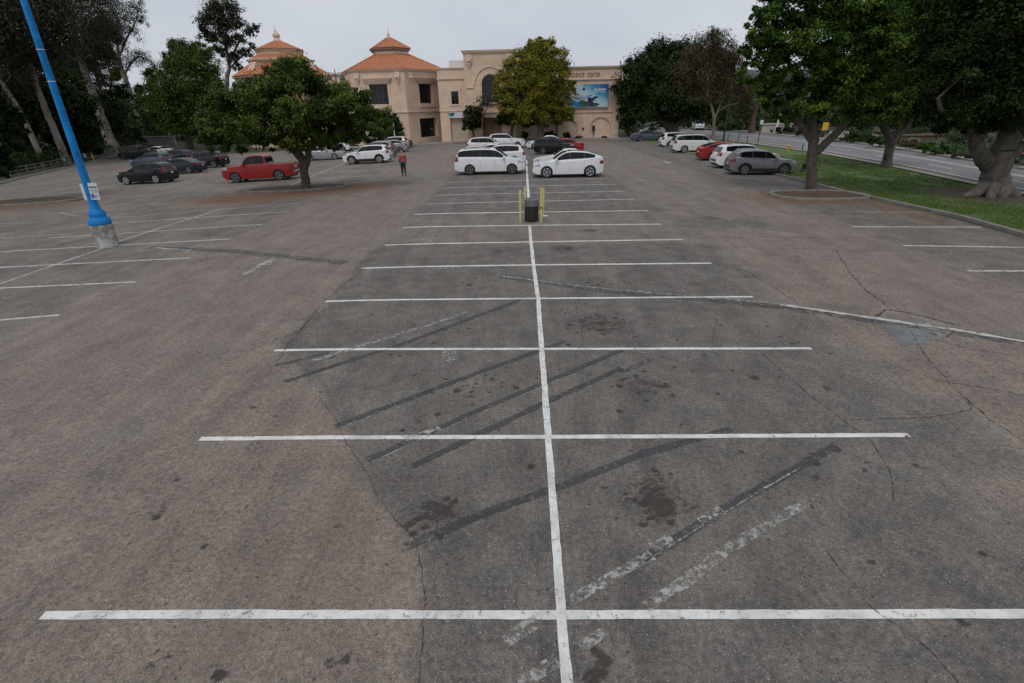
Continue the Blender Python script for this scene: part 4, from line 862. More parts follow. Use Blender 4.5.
sg = MB(); sg.box(((X_(448.3)+X_(464.8))/2+xl0, -.05, (bz(455, 112.6)+bz(455, 117.9))/2), (X_(464.8)-X_(448.3), .09, bz(455, 112.6)-bz(455, 117.9))); sgn = sg.build('entrance_sign', M['white_metal'], bd)
em = MB(); cx, cz = xl0+X_(451), bz(455, 115); em.poly([(cx+dx_, -.1, cz+dz_) for dx_, dz_ in ((-.45, .28), (-.35, -.05), (.0, -.32), (.25, -.02), (.48, .3), (.15, .18), (-.1, .3))][::-1]); em.build('emblem', varied('teal_emblem', (.01, .2, .26), .2, 5, .5), sgn)
em = MB(); cx = xl0+X_(452.2); em.poly([(cx+dx_, -.103, cz+dz_) for dx_, dz_ in ((-.2, .3), (-.15, .05), (.05, -.15), (.3, .05), (.35, .3))][::-1]); em.build('emblem', varied('dark_teal_emblem', (.006, .07, .085), .2, 5, .5), sgn)
ac = MB(); ac.box(((bx(445, 66)+bx(460, 66))/2+.5, 4.5, zl+.6), (bx(460, 66)-bx(445, 66)+.6, 2.5, 1.5)); ac.build('roof_unit', M['white_metal'], bd, bevel=.03)

# hexagonal pavilion
Cn = at(404, 75, YW-.8); Rw = 51.5/ppm(404, 100, YW+6)
hc = Vector((Cn.x-BO.x-Rw*.407, (YW-.8)-BO.y+Rw*.914, 0)); zeave = bz(404, 70.5, YW-.8)
hexp = lambda r, k: Vector((hc.x+r*math.sin(R(-96+60*k)), hc.y-r*math.cos(R(-96+60*k)), 0))
for k in range(6):
    a, b = hexp(Rw, k), hexp(Rw, k+1); u = (b-a).normalized(); W6 = (b-a).length; holes = []
    z_ = lambda py: bz(404, py, YW-.8)
    if k in (0, 1, 2):
        w2 = (W6*.5-1.42, W6*.5+1.42, z_(103.8), z_(83.6), .55); holes.append(w2)
        if k == 2: holes.append((W6*.5-1.9, W6*.5+1.9, .02, z_(119.2), .8))
    P = facade(wl, a, u, W6, GB, zeave, holes); n = Vector((u.y, -u.x, 0))
    if holes:
        pane('window', P, holes[0], M['win'], bd, (4, 4), .05); h = holes[0]
        # splayed hood and sill
        tr_.add([P(h[0]-.85, h[3]+.78, -.03), P(h[1]+.85, h[3]+.78, -.03), P(h[1]+.85, h[3]+.78, -.42), P(h[0]-.85, h[3]+.78, -.42), P(h[0]-.12, h[3]+.02, -.03), P(h[1]+.12, h[3]+.02, -.03), P(h[1]+.12, h[3]+.02, -.1), P(h[0]-.12, h[3]+.02, -.1)],
                [(3, 2, 1, 0), (4, 5, 6, 7), (3, 7, 6, 2), (0, 4, 7, 3), (2, 6, 5, 1)])
        tr_.prism([P(h[0]-.3, h[2]-.55), P(h[1]+.3, h[2]-.55), P(h[1]+.3, h[2]-.02), P(h[0]-.3, h[2]-.02)], n*.1)
        if len(holes) > 1:
            dr = pane('entrance_door', P, holes[1], M['win'], bd, (4, 2), .08)
            pl = MB(); h = holes[1]; pl.prism([P(h[1]-1.05, 1.6, h[4]-.1), P(h[1]-.35, 1.6, h[4]-.1), P(h[1]-.35, 1.85, h[4]-.1), P(h[1]-1.05, 1.85, h[4]-.1)], n*.02); pl.build('door_notice', varied('pale_blue_notice', (.1, .25, .42), .1, 9, .5), dr)
        for t in (.13, .87): corbel(P(W6*t, zeave-.12), n, 1.0)
    cornice(tr_, a, u, W6, zeave-.05, ((.16, .1), (.16, .22))); cornice(tr_, a, u, W6, z_(113.2), ((.1, .05), (.12, .14))); cornice(tr_, a, u, W6, GB, ((.95, .06),))
wl.build('wall', M['wall'], bd); tr_.build('cornice', M['wall_up'], bd)
wl, tr_ = MB(), MB()

def tiled_face(mb, a, b, c, d, pitch=.46, amp=.12):
    """corrugated clay tiles on the slope a-b (eave) up to d-c, ribs running straight down the slope"""
    a, b, c, d = map(Vector, (a, b, c, d)); u = (b-a).normalized(); W_ = (b-a).length; up_ = (d-a)-u*(d-a).dot(u); S = up_.length; up_ = up_.normalized(); n = u.cross(up_)
    xd, xc = (d-a).dot(u), (c-a).dot(u); k = max(8, int(W_/pitch))*6; rows = 6; vs = []
    for i in range(k+1):
        x = W_*i/k; sm_ = S
        if x < xd: sm_ = S*x/max(xd, 1e-6)
        elif x > xc: sm_ = S*(W_-x)/max(W_-xc, 1e-6)
        hgt = amp*abs(math.sin(math.pi*x/(W_/max(8, int(W_/pitch)))))
        for j in range(rows+1): vs.append(a+u*x+up_*(sm_*j/rows)+n*hgt)
    w = rows+1; mb.add(vs, [(i*w+j, (i+1)*w+j, (i+1)*w+j+1, i*w+j+1) for i in range(k) for j in range(rows)])
def hip(mb, a, b, r=.13): mb.tube([a, (Vector(a)+Vector(b))/2, b], [r, r, r], 8)
rf = MB(); Re = 51.5/ppm(404, 100, YW+6)*1.035; ze = zeave+.2; Rc = 18.6/ppm(390, 52, YW+6); zc0 = at(390, 54, hc.y+BO.y-Rc).z-BO.z; zc1 = at(390, 47.5, hc.y+BO.y-Rc).z-BO.z; zpk = at(390, 38.3, hc.y+BO.y).z-BO.z
Z = lambda v, z: Vector((v.x, v.y, z))
for k in range(6):
    tiled_face(rf, Z(hexp(Re, k), ze), Z(hexp(Re, k+1), ze), Z(hexp(Rc*.97, k+1), zc0), Z(hexp(Rc*.97, k), zc0)); hip(rf, Z(hexp(Re, k), ze+.06), Z(hexp(Rc, k), zc0+.06))
    tiled_face(rf, Z(hexp(Rc*1.14, k), zc1), Z(hexp(Rc*1.14, k+1), zc1), Z(hexp(.3, k+1), zpk), Z(hexp(.3, k), zpk)); hip(rf, Z(hexp(Rc*1.14, k), zc1+.05), Z(hexp(.3, k), zpk+.05), .11)
rfo = rf.build('tiled_roof', M['tile'], bd)
for k in range(6):
    u = (hexp(1, k+1)-hexp(1, k)).normalized(); facade(wl, Z(hexp(Rc, k), 0), u, Rc, zc0-.3, zc1+.02)
    cornice(tr_, hexp(Rc, k), u, Rc, zc1-.42, ((.14, .1), (.14, .2), (.12, .32)))
    cornice(tr_, hexp(Rc, k), u, Rc, zc0-.05, ((.16, .12),))
cu = wl.build('cupola', M['wall_up'], bd); tr_.build('cupola_cornice', varied('weathered_stone', (.3, .22, .165), .3, 3, .85), cu)
fi = MB(); fi.lathe([(.34, zpk-.1), (.26, zpk+.1), (.12, zpk+.25), (.2, zpk+.42), (.22, zpk+.52), (.1, zpk+.68), (.05, zpk+.9), (.03, zpk+1.55), (.0, zpk+1.75)], 12, (hc.x, hc.y, 0)); fi.build('finial', M['wall_up'], bd, smooth=50)

# lettering on the frieze
def text_mesh(name, body, size, loc, mat, parent, extrude=.03, sx=1., align='RIGHT'):
    cu_ = bpy.data.curves.new(name, 'FONT'); cu_.body = body; cu_.size = size; cu_.extrude = extrude; cu_.align_x = align; cu_.space_character = 1.12
    ob_ = bpy.data.objects.new(name, cu_); COL.objects.link(ob_); bpy.context.view_layer.update()
    me_ = bpy.data.meshes.new_from_object(ob_.evaluated_get(bpy.context.evaluated_depsgraph_get())); bpy.data.objects.remove(ob_); bpy.data.curves.remove(cu_)
    me_.materials.clear(); me_.materials.append(mat); o_ = link(name, me_, parent); o_.location = loc; o_.rotation_euler = (R(90), 0, 0); o_.scale = (sx, 1, 1); return o_
text_mesh('lettering', 'CENTER', .78, (bx(600.3, 75), -.035, bz(600, 76.4)), M['letter'], bd, .03, .62)
text_mesh('lettering', 'SCIENCE', .78, (bx(584.3, 75), -.035, bz(600, 76.4)), M['letter'], bd, .03, .62)
# wall lamp by the corner, small fittings
fx_ = MB(); xw = bx(618.5, 118); fx_.box((xw-.25, -.18, bz(618, 118)), (.12, .36, .12)); fx_.lathe([(.04, .55), (.2, .35), (.24, -.2), (.08, -.4)], 8, (xw-.25, -.4, bz(618, 117.5))); fx_.build('wall_lamp', M['bronze'], bd)
fx_ = MB(); fx_.box((bx(583, 128.7), -.1, bz(583, 128.7)), (.3, .2, .3)); fx_.build('meter_box', M['black_trim'], bd)
fx_ = MB(); fx_.box((bx(593.5, 128), -.1, bz(593, 128)), (.45, .2, .7)); fx_.box((bx(593.5, 128), -.05, bz(593, 128)-.9), (.1, .1, 1.2)); fx_.build('meter_box', M['black_trim'], bd)

# hanging banner: printed sheet with flat silhouettes
bn = empty('wall_banner', (bx(589, 96)+BO.x, YW-.3, bz(589, 96)+BO.z), 'large blue printed banner hanging on the wall under the carved letters', 'banner')
bw, bh = bx(606.8, 96)-bx(569, 96), bz(589, 84.3)-bz(589, 107.3)
q = N('banner_print'); s_ = q.n('ShaderNodeSeparateXYZ'); q.l(q.obj(), s_.inputs[0])
g_ = q.math('ADD', q.math('ADD', q.math('MULTIPLY', s_.outputs[0], .8/bw), q.math('MULTIPLY', s_.outputs[2], .75/bh)), .42)
g_ = q.math('ADD', g_, q.math('MULTIPLY', q.math('SUBTRACT', q.noise(1.1, 4, .6, q.obj()), .5), .35))
q.base(q.ramp(g_, [(0., (.3, .45, .55)), (.3, (.5, .6, .66)), (.52, (.4, .58, .66)), (.72, (.06, .3, .45)), (1., (.008, .1, .3))])); M['banner'] = q.set(Roughness=.5)
m = MB(); m.box((0, 0, 0), (bw, .05, bh)); m.build('printed_sheet', M['banner'], bn)
def sil(name, pts, mat, d=0): m_ = MB(); m_.prism([(x*bw, -.028-d, z*bh) for x, z in pts], (0, -.006, 0)); m_.build(name, mat, bn)
navy, teal, green, sky_ = varied('navy_print', (.008, .02, .08), .2, 4, .5), varied('bright_blue_print', (.005, .2, .42), .2, 4, .5), varied('green_print', (.05, .09, .05), .4, 4, .5), varied('pale_blue_print', (.1, .22, .42), .3, 3, .5)
sil('printed_ground', ((-.30, -.28), (-.2, -.15), (-.1, -.22), (.05, -.3), (.18, -.3), (.3, -.36), (.2, -.47), (-.25, -.48)), green)
sil('printed_shore', ((-.5, -.15), (-.42, -.17), (-.18, -.38), (-.28, -.48), (-.42, -.42), (-.5, -.38)), teal, .006)
sil('printed_figure', ((-.12, -.33), (-.02, -.18), (-.06, -.08), (.02, -.04), (.07, -.1), (.14, -.02), (.24, -.01), (.2, -.1), (.12, -.16), (.18, -.22), (.1, -.2), (.13, -.42), (.08, -.47), (.04, -.44), (.03, -.3), (-.04, -.26)), navy, .007)
sil('printed_bird', ((-.2, .3), (-.17, .33), (-.15, .4), (-.13, .33), (-.1, .33), (-.12, .28), (-.14, .21), (-.17, .25)), navy, .001)
for xx_, zz_, w_ in ((-.36, -.05, .07), (-.27, -.1, .06), (-.2, -.03, .05), (-.13, -.1, .05), (-.05, 0, .04), (.03, .03, .05)): sil('printed_shape', ((xx_-w_, zz_-.06), (xx_-w_*.3, zz_+.06), (xx_+w_*.2, zz_-.01), (xx_+w_*.8, zz_+.04), (xx_+w_, zz_-.07), (xx_, zz_-.02)), sky_, .002)
m = MB()
for r_, (zz_, segs) in enumerate(((.27, ((.12, .2), (.23, .3), (.31, .42))), (.17, ((.12, .17), (.18, .26), (.28, .36), (.37, .42))))):
    for a, b in segs: m = MB(); m.box(((a+b)/2*bw, -.031, zz_*bh), ((b-a)*bw, .008, (.075 if r_ == 0 else .03)*bh)); m.build('printed_caption', M['white_metal'], bn)
for t in (-.42, -.14, .14, .42): m = MB(); m.tube([(t*bw, 0, bh/2), (t*bw, .1, bh/2+.55)], .02, 6); m.build('hanging_cord', M['bronze'], bn)

# second pavilion further back
Y2 = YW+22; c2 = at(281, 60, Y2); pv = empty('domed_pavilion', (c2.x, Y2, float(zg(c2.x, Y2))), 'tan pavilion with stepped red tiled roofs and a pale finial behind the trees', 'building')
zz = lambda py, Y=Y2: at(281, py, Y).z-pv.location.z
s2 = ppm(281, 60, Y2); oc = lambda r, k, n=8, ph=22.5: Vector((r*math.cos(R(ph+360*k/n)), r*math.sin(R(ph+360*k/n)), 0))
wl, tr_, rf = MB(), MB(), MB(); R1, R2, R3 = 21.5/s2, 28.5/s2, 48/s2
zE, zL, zM, zU, zT, zP = zz(77), zz(64), zz(62), zz(57), zz(50.5), zz(40.5)
for k in range(8):
    for r, a, b in ((R3*.95, GB, zE), (R2, zE, zM-.0), (R1, zM, zT)):
        p, q_ = oc(r, k), oc(r, k+1); facade(wl, p, q_-p, (q_-p).length, a, b)
    for r, z, st in ((R3*.95, zE-.4, ((.15, .1), (.2, .3))), (R2, zM-.25, ((.3, .25), (.3, .5))), (R1, zT-.3, ((.15, .1), (.15, .2)))):
        p, q_ = oc(r, k), oc(r, k+1); cornice(tr_, p, q_-p, (q_-p).length, z, st)
    tiled_face(rf, Z(oc(R3, k), zE), Z(oc(R3, k+1), zE), Z(oc(R2+.01, k+1), zL), Z(oc(R2+.01, k), zL), .45)
    tiled_face(rf, Z(oc(R1*1.08, k), zT), Z(oc(R1*1.08, k+1), zT), Z(oc(.35, k+1), zP), Z(oc(.35, k), zP), .45)
    tiled_face(rf, Z(oc(R2, k), zM+.3), Z(oc(R2, k+1), zM+.3), Z(oc(R1+.01, k+1), zU+.2), Z(oc(R1+.01, k), zU+.2), .45)
    if k % 2 == 1:                                                  # buttresses on the drum
        p = oc(R2*1.0, k); d = p.normalized(); t = Vector((-d.y, d.x, 0)); tr_.prism([p+t*.7+Vector((0, 0, zE-.3)), p+t*.7+d*3+Vector((0, 0, zE-.3)), p+t*.7+d*1.2+Vector((0, 0, zL)), p+t*.7+Vector((0, 0, zM-.4))], -t*1.4)
wl.poly([Z(oc(R1, k), zT) for k in range(8)])
wl.build('wall', M['wall_far'], pv); tr_.build('cornice', M['wall_far'], pv); rf.build('tiled_roof', M['tile'], pv)
fi = MB(); fi.lathe([(.7, zP-.3), (.62, zP+.25), (.45, zP+.4), (.62, zP+.6), (.66, zP+.9), (.42, zP+1.2), (.2, zP+1.6), (.06, zP+1.9), (.04, zP+2.4)], 12); fi.build('finial', M['wall_up'], pv, smooth=50)
# low wing that joins the two pavilions, with a tall dark slit window
Yw2 = YW+9; a_, b_ = at(318, 80, Yw2).x, at(372, 80, Yw2).x; lw = empty('link_wing', ((a_+b_)/2, Yw2, float(zg(a_, Yw2))), 'plain tan wing with a tall dark window joining the two pavilions', 'building')
wl = MB(); zt2 = at(340, 75, Yw2).z-lw.location.z; h = (at(341.5, 100, Yw2).x-a_, at(350.5, 100, Yw2).x-a_, at(345, 118, Yw2).z-lw.location.z, at(345, 85, Yw2).z-lw.location.z, .5)
P = facade(wl, (-(b_-a_)/2, 0, 0), U, b_-a_, GB, zt2, [h]); wl.quad((-(b_-a_)/2, 0, zt2), ((b_-a_)/2, 0, zt2), ((b_-a_)/2, 8, zt2), (-(b_-a_)/2, 8, zt2)); facade(wl, (-(b_-a_)/2, 8, 0), (0, -1, 0), 8, GB, zt2)
wl.build('wall', M['wall'], lw); pane('window', P, h, M['win'], lw, (2, 4)); tr_ = MB(); cornice(tr_, (-(b_-a_)/2, 0, 0), U, b_-a_, zt2-.1, ((.15, .1), (.2, .25))); tr_.build('cornice', M['wall_up'], lw)

# pavement along the facade
pvm = MB(); ax, bx_ = at(330, 140, YW).x, at(632, 139, YW).x; N_ = 30
for i in range(N_):
    x0_, x1_ = ax+(bx_-ax)*i/N_, ax+(bx_-ax)*(i+1)/N_
    pvm.add([(x, y, float(zg(x, YW-2))+h_) for x in (x0_, x1_) for y, h_ in ((YW-3.4, -.1), (YW-3.4, .15), (YW+.0, .17))], [(0, 3, 4, 1), (1, 4, 5, 2)])
tag(pvm.build('pavement', M['concrete']), kind='structure')
rc = MB(); c0 = spot(462, 143.5); rc.box((c0.x, YW-3.43, float(zg(c0.x, YW))+.09), (2.6, .08, .16)); tag(rc.build('red_curb', varied('red_curb_paint', (.2, .045, .035), .3, 5, .8)), kind='structure')

# far side of the street: low pale wall building and terraces
def low_building(name, label, cat, x0_, x1_, ytop, ybot, Yd, mat, depth=6, roofm=None):
    a, b = at(x0_, ybot, Yd), at(x1_, ybot, Yd); zgv = float(zg(a.x, Yd)); e = empty(name, ((a.x+b.x)/2, Yd, zgv), label, cat); Wd_ = b.x-a.x; zt_ = at((x0_+x1_)/2, ytop, Yd).z-zgv
    m_ = MB(); hs = []
    nwin = max(1, int(Wd_/4)) if zt_ > 3.2 else 0
    for i in range(nwin): cx_ = Wd_*(i+.5)/nwin; hs.append((cx_-.7, cx_+.7, 1.1, 2.4, .15))
    P_ = facade(m_, (-Wd_/2, 0, 0), U, Wd_, -.5, zt_, hs); facade(m_, (Wd_/2, 0, 0), (0, 1, 0), depth, -.5, zt_); facade(m_, (-Wd_/2, depth, 0), (0, -1, 0), depth, -.5, zt_); m_.quad((-Wd_/2, 0, zt_), (Wd_/2, 0, zt_), (Wd_/2, depth, zt_), (-Wd_/2, depth, zt_))
    m_.build('wall', mat, e)
    for h_ in hs: pane('window', P_, h_, M['win'], e)
    c_ = MB(); c_.box((0, depth/2, zt_+.07), (Wd_+.3, depth+.3, .16)); c_.build('coping', roofm or mat, e); return e
M['pale_wall'] = varied('pale_stucco', (.42, .38, .35), .15, 1, .85); M['grey_wall'] = varied('grey_wall', (.28, .27, .26), .2, 1, .85); M['terr'] = varied('terrace_stone', (.13, .1, .07), .4, 2, .9)
low_building('garden_wall', 'low pale pinkish garden wall beyond the street behind the dark rounded shrub', 'wall', 762, 791, 124.5, 130, 92, M['pale_wall'], 1)
low_building('garden_wall', 'low pale wall beyond the street at the foot of the distant trees left', 'wall', 655, 690, 128, 132, 120, M['pale_wall'], 1)
low_building('small_building', 'small pale flat-roofed building behind the left branches of the dark fig', 'building', 620, 650, 121, 130, 150, M['grey_wall'], 8)
low_building('small_building', 'pale blue-grey building glimpsed between the right planter trunk and its limb', 'building', 818, 846, 118, 129, 120, M['grey_wall'], 8)
for i, (a, b, yt, yb_, Yd, lb) in enumerate(((862, 945, 136, 139, 66, 'lower brown terrace wall on the slope across the street'), (858, 935, 131, 132.8, 80, 'upper brown terrace wall on the slope across the street'))):
    low_building('terrace_wall', lb, 'wall', a, b, yt, yb_, Yd, M['terr'], .6)
low_building('garden_wall', 'pale boundary wall behind the parked white sedan at the far left', 'wall', 143, 176, 137, 146, spot(160, 147).y+4, M['grey_wall'], .5)
# ------------------------------------------------------------------ vehicles
def chaikin(P, k=2):
    for _ in range(k):
        Q = [P[0]]
        for a, b in zip(P[:-1], P[1:]): Q += [(a[0]*.78+b[0]*.22, a[1]*.78+b[1]*.22), (a[0]*.22+b[0]*.78, a[1]*.22+b[1]*.78)]
        P = Q+[P[-1]]
    return P
# side profiles, front at +x: (x / length, z / height); belt: height of the window sill
KINDS = {
 'minivan': dict(L=5.1, W=1.99, H=1.76, top=[(.5, .26), (.5, .36), (.492, .43), (.46, .5), (.40, .55), (.30, .615), (.26, .64), (.12, .93), (.05, .98), (-.1, 1.), (-.3, .985), (-.41, .95), (-.445, .88), (-.482, .62), (-.495, .5), (-.5, .36), (-.495, .24)], belt=[(.5, .6), (.2, .615), (-.2, .64), (-.5, .66)], wb=(.31, -.28), r=.35, gl=(.245, .085), rear=(-.425, -.478), dlo=(.215, -.44), split=(.07, -.13), rail=1),
 'suv': dict(L=4.65, W=1.87, H=1.69, top=[(.5, .28), (.5, .42), (.494, .52), (.46, .585), (.36, .62), (.24, .645), (.2, .67), (.07, .94), (.01, .98), (-.15, 1.), (-.34, .975), (-.405, .92), (-.475, .66), (-.49, .55), (-.5, .42), (-.495, .26)], belt=[(.5, .6), (.2, .63), (-.2, .655), (-.5, .69)], wb=(.305, -.285), r=.36, gl=(.19, .03), rear=(-.415, -.472), dlo=(.165, -.375), split=(.0, -.2), rail=1),
 'big_suv': dict(L=5.1, W=2.0, H=1.88, top=[(.5, .28), (.5, .46), (.494, .56), (.46, .6), (.36, .625), (.25, .645), (.21, .67), (.11, .93), (.05, .98), (-.1, 1.), (-.42, .985), (-.465, .95), (-.488, .66), (-.495, .55), (-.5, .42), (-.497, .26)], belt=[(.5, .6), (.2, .62), (-.5, .64)], wb=(.3, -.27), r=.39, gl=(.2, .07), rear=(-.468, -.487), dlo=(.175, -.455), split=(.02, -.17), rail=1),
 'crossover': dict(L=4.72, W=1.92, H=1.66, top=[(.5, .24), (.5, .36), (.49, .45), (.46, .51), (.38, .575), (.27, .635), (.22, .665), (.08, .93), (.0, .99), (-.08, 1.), (-.25, .972), (-.4, .865), (-.458, .775), (-.485, .745), (-.493, .64), (-.5, .42), (-.49, .25)], belt=[(.5, .58), (.2, .62), (-.2, .665), (-.45, .735)], wb=(.305, -.305), r=.36, gl=(.205, .02), rear=(-.27, -.43), dlo=(.185, -.37), split=(-.02, -.22), rail=0),
 'sedan': dict(L=4.75, W=1.83, H=1.45, top=[(.5, .26), (.5, .38), (.49, .46), (.45, .54), (.34, .6), (.22, .645), (.18, .67), (.06, .94), (0., .985), (-.1, 1.), (-.2, .97), (-.35, .74), (-.38, .715), (-.47, .69), (-.492, .62), (-.5, .42), (-.495, .26)], belt=[(.5, .58), (.2, .63), (-.2, .66), (-.5, .68)], wb=(.3, -.285), r=.33, gl=(.165, .02), rear=(-.215, -.345), dlo=(.145, -.31), split=(-.05,), rail=0),
 'hatchback': dict(L=4.45, W=1.76, H=1.5, top=[(.5, .26), (.5, .38), (.49, .46), (.45, .53), (.36, .6), (.27, .65), (.22, .7), (.1, .92), (.02, .985), (-.05, 1.), (-.2, .965), (-.38, .83), (-.44, .77), (-.475, .7), (-.49, .58), (-.5, .42), (-.495, .26)], belt=[(.5, .58), (.2, .63), (-.2, .67), (-.5, .71)], wb=(.3, -.3), r=.325, gl=(.21, .04), rear=(-.23, -.43), dlo=(.2, -.37), split=(-.0, -.2), rail=0),
 'pickup': dict(L=5.75, W=2.0, H=2.06, top=[(.5, .28), (.5, .5), (.493, .575), (.46, .6), (.35, .625), (.24, .64), (.205, .66), (.12, .93), (.06, .985), (-.02, 1.), (-.1, .985), (-.135, .93), (-.148, .68), (-.155, .645), (-.2, .64), (-.48, .64), (-.495, .62), (-.5, .45), (-.497, .3)], belt=[(.5, .58), (.2, .615), (-.5, .62)], wb=(.315, -.3), r=.41, gl=(.195, .08), rear=(-.133, -.149), dlo=(.17, -.125), split=(.03,), rail=0),
}
class Car:
    def __init__(s, kind, scale=1.):
        k = KINDS[kind]; s.k = k; s.L, s.W, s.H = (k[a]*scale for a in 'LWH'); s.r = k['r']*scale; s.sc = scale
        P = chaikin([(x*s.L, z*s.H) for x, z in k['top']], 2)
        Q = [P[0]]
        for p in P[1:]:
            Q.append((min(p[0], Q[-1][0]-1e-4), p[1]))
        s.P = Q; s.arc = [0]
        for a, b in zip(Q[:-1], Q[1:]): s.arc.append(s.arc[-1]+math.hypot(b[0]-a[0], b[1]-a[1]))
        s.px = np.array([p[0] for p in Q][::-1]); s.pz = np.array([p[1] for p in Q][::-1])
        s.bx = np.array([x*s.L for x, z in k['belt']][::-1]); s.bz = np.array([z*s.H for x, z in k['belt']][::-1])
        s.ax = [w*s.L for w in k['wb']]; s.sill = .15*s.H*.9; s.ra = s.r*1.13
    def top(s, x): return float(np.interp(x, s.px, s.pz))
    def belt(s, x): return min(float(np.interp(x, s.bx, s.bz)), s.top(x)-.015)
    def hw(s, x):
        t = abs(2*x/s.L); return s.W/2*(1-.035*t**2-.2*t**9)
    def low(s, x):
        z = s.sill+.09*s.H*max(0, (abs(2*x/s.L)-.86)/.14)**1.5
        for a in s.ax:
            d = abs(x-a)
            if d < s.ra: z = max(z, s.r+math.sqrt(max(0, s.ra**2-d*d)))
        return min(z, s.belt(x)-.03)
    def side(s, x, z, sgn=1):
        """half width of the body at height z"""
        zb = s.belt(x); w = s.hw(x); zt = s.top(x)
        if z <= zb:
            t = (z-s.sill)/(zb-s.sill+1e-6); return sgn*w*(1-.075*max(0, .45-t)**1.3-.05*max(0, t-.55)**1.2)
        wb_ = w*(1-.05*.45**1.2); return sgn*(wb_-.035*s.sc-.30*(z-zb)*(1. if s.k['H'] < 1.75 else .8))
    def ring(s, x):
        zl, zb, zt = s.low(x), s.belt(x), s.top(x); o = []
        for j in range(8): z = zl+(zb-zl)*j/7; o.append((s.side(x, z), z))
        ze = max(zb+.004, zt-.075*s.sc); 
        for j in range(1, 6): z = zb+(ze-zb)*j/5; o.append((s.side(x, z+1e-5), z))
        ye = o[-1][0]
        for j in range(1, 5): a = math.pi/2*j/4; o.append((ye*math.cos(a)**.75 if j < 4 else 0., ze+(zt-ze)*math.sin(a)**.8))
        return o
    def roof(s, x, u):
        """point on the upper skin at cross position u (-1..1) of the edge width"""
        zb, zt = s.belt(x), s.top(x); ze = max(zb+.004, zt-.075*s.sc); ye = s.side(x, ze+1e-5); a = math.acos(min(1, abs(u))**(1/.75)) if abs(u) > 0 else math.pi/2
        return (ye*u, ze+(zt-ze)*math.sin(a)**.8)
    def stations(s):
        xs = set()
        tot = s.arc[-1]; n = int(tot/.07)
        for i in range(n+1): xs.add(round(float(np.interp(tot*i/n, s.arc, [p[0] for p in s.P])), 4))
        for a in s.ax:
            for i in range(0, 15): xs.add(round(a+s.ra*math.cos(math.pi*i/14), 4))
            xs.add(round(a+s.ra*1.004, 4)); xs.add(round(a-s.ra*1.004, 4))
        xs = sorted(xs, reverse=True); o = [xs[0]]
        for x in xs[1:]:
            if o[-1]-x > .0025: o.append(x)
        return o
    def body(s):
        mb = MB(); vs = []; X_ = s.stations(); n = None
        for x in X_:
            h = s.ring(x); full = [(x, y, z) for y, z in h]+[(x, -y, z) for y, z in h[-2::-1]]; n = len(full); vs += full
        fs = [(i*n+j, (i+1)*n+j, (i+1)*n+j+1, i*n+j+1) for i in range(len(X_)-1) for j in range(n-1)]
        fs.append(tuple(range(n))); fs.append(tuple((len(X_)-1)*n+j for j in range(n))[::-1])
        return mb.add(vs, fs)
    def side_patch(s, mb, xa, xb, lo, hi, sgn, off=.006, n=14, m=4):
        """panel on the flank; lo/hi are functions of x or heights"""
        f = lambda v, x: v(x) if callable(v) else v
        vs, ok = [], []
        for i in range(n+1):
            x = xa+(xb-xa)*i/n; a, b = f(lo, x), f(hi, x); ok.append(b-a > .012)
            b = max(b, a+.001)
            for j in range(m+1): z = a+(b-a)*j/m; vs.append((x, s.side(x, z, sgn)+sgn*off, z))
        w = m+1
        fs = [(i*w+j, (i+1)*w+j, (i+1)*w+j+1, i*w+j+1) for i in range(n) for j in range(m) if ok[i] or ok[i+1]]
        if sgn > 0: fs = [q_[::-1] for q_ in fs]
        mb.add(vs, fs)
    def skin_patch(s, mb, za, zb, u0, u1, front=True, off=.006, n=10, m=8, xr=None):
        """panel on the upper / end skin between two positions along the profile"""
        if xr: A, B = (float(np.interp(-x, [-p[0] for p in s.P], s.arc)) for x in xr)
        else:
            idx = range(len(s.P)) if front else range(len(s.P)-1, -1, -1); A = B = None
            for i in idx:
                if A is None and s.P[i][1] >= za: A = s.arc[i]
                if B is None and s.P[i][1] >= zb: B = s.arc[i]
        vs = []
        for i in range(n+1):
            t = A+(B-A)*i/n; x = float(np.interp(t, s.arc, [p[0] for p in s.P])); z = float(np.interp(t, s.arc, [p[1] for p in s.P]))
            x2 = float(np.interp(t+.02, s.arc, [p[0] for p in s.P])); z2 = float(np.interp(t+.02, s.arc, [p[1] for p in s.P])); x1 = float(np.interp(t-.02, s.arc, [p[0] for p in s.P])); z1 = float(np.interp(t-.02, s.arc, [p[1] for p in s.P]))
            tx, tz = x2-x1, z2-z1; l = math.hypot(tx, tz) or 1; nx_, nz_ = tz/l, -tx/l
            if z < s.belt(0)*.75 or True:
                for j in range(m+1):
                    u = u0+(u1-u0)*j/m; y, zr = s.roof(x, u); vs.append((x+nx_*off, y, zr+(z-s.top(x))+nz_*off))
        w = m+1; fs = [(i*w+j, (i+1)*w+j, (i+1)*w+j+1, i*w+j+1) for i in range(n) for j in range(m)]
        mb.add(vs, fs)

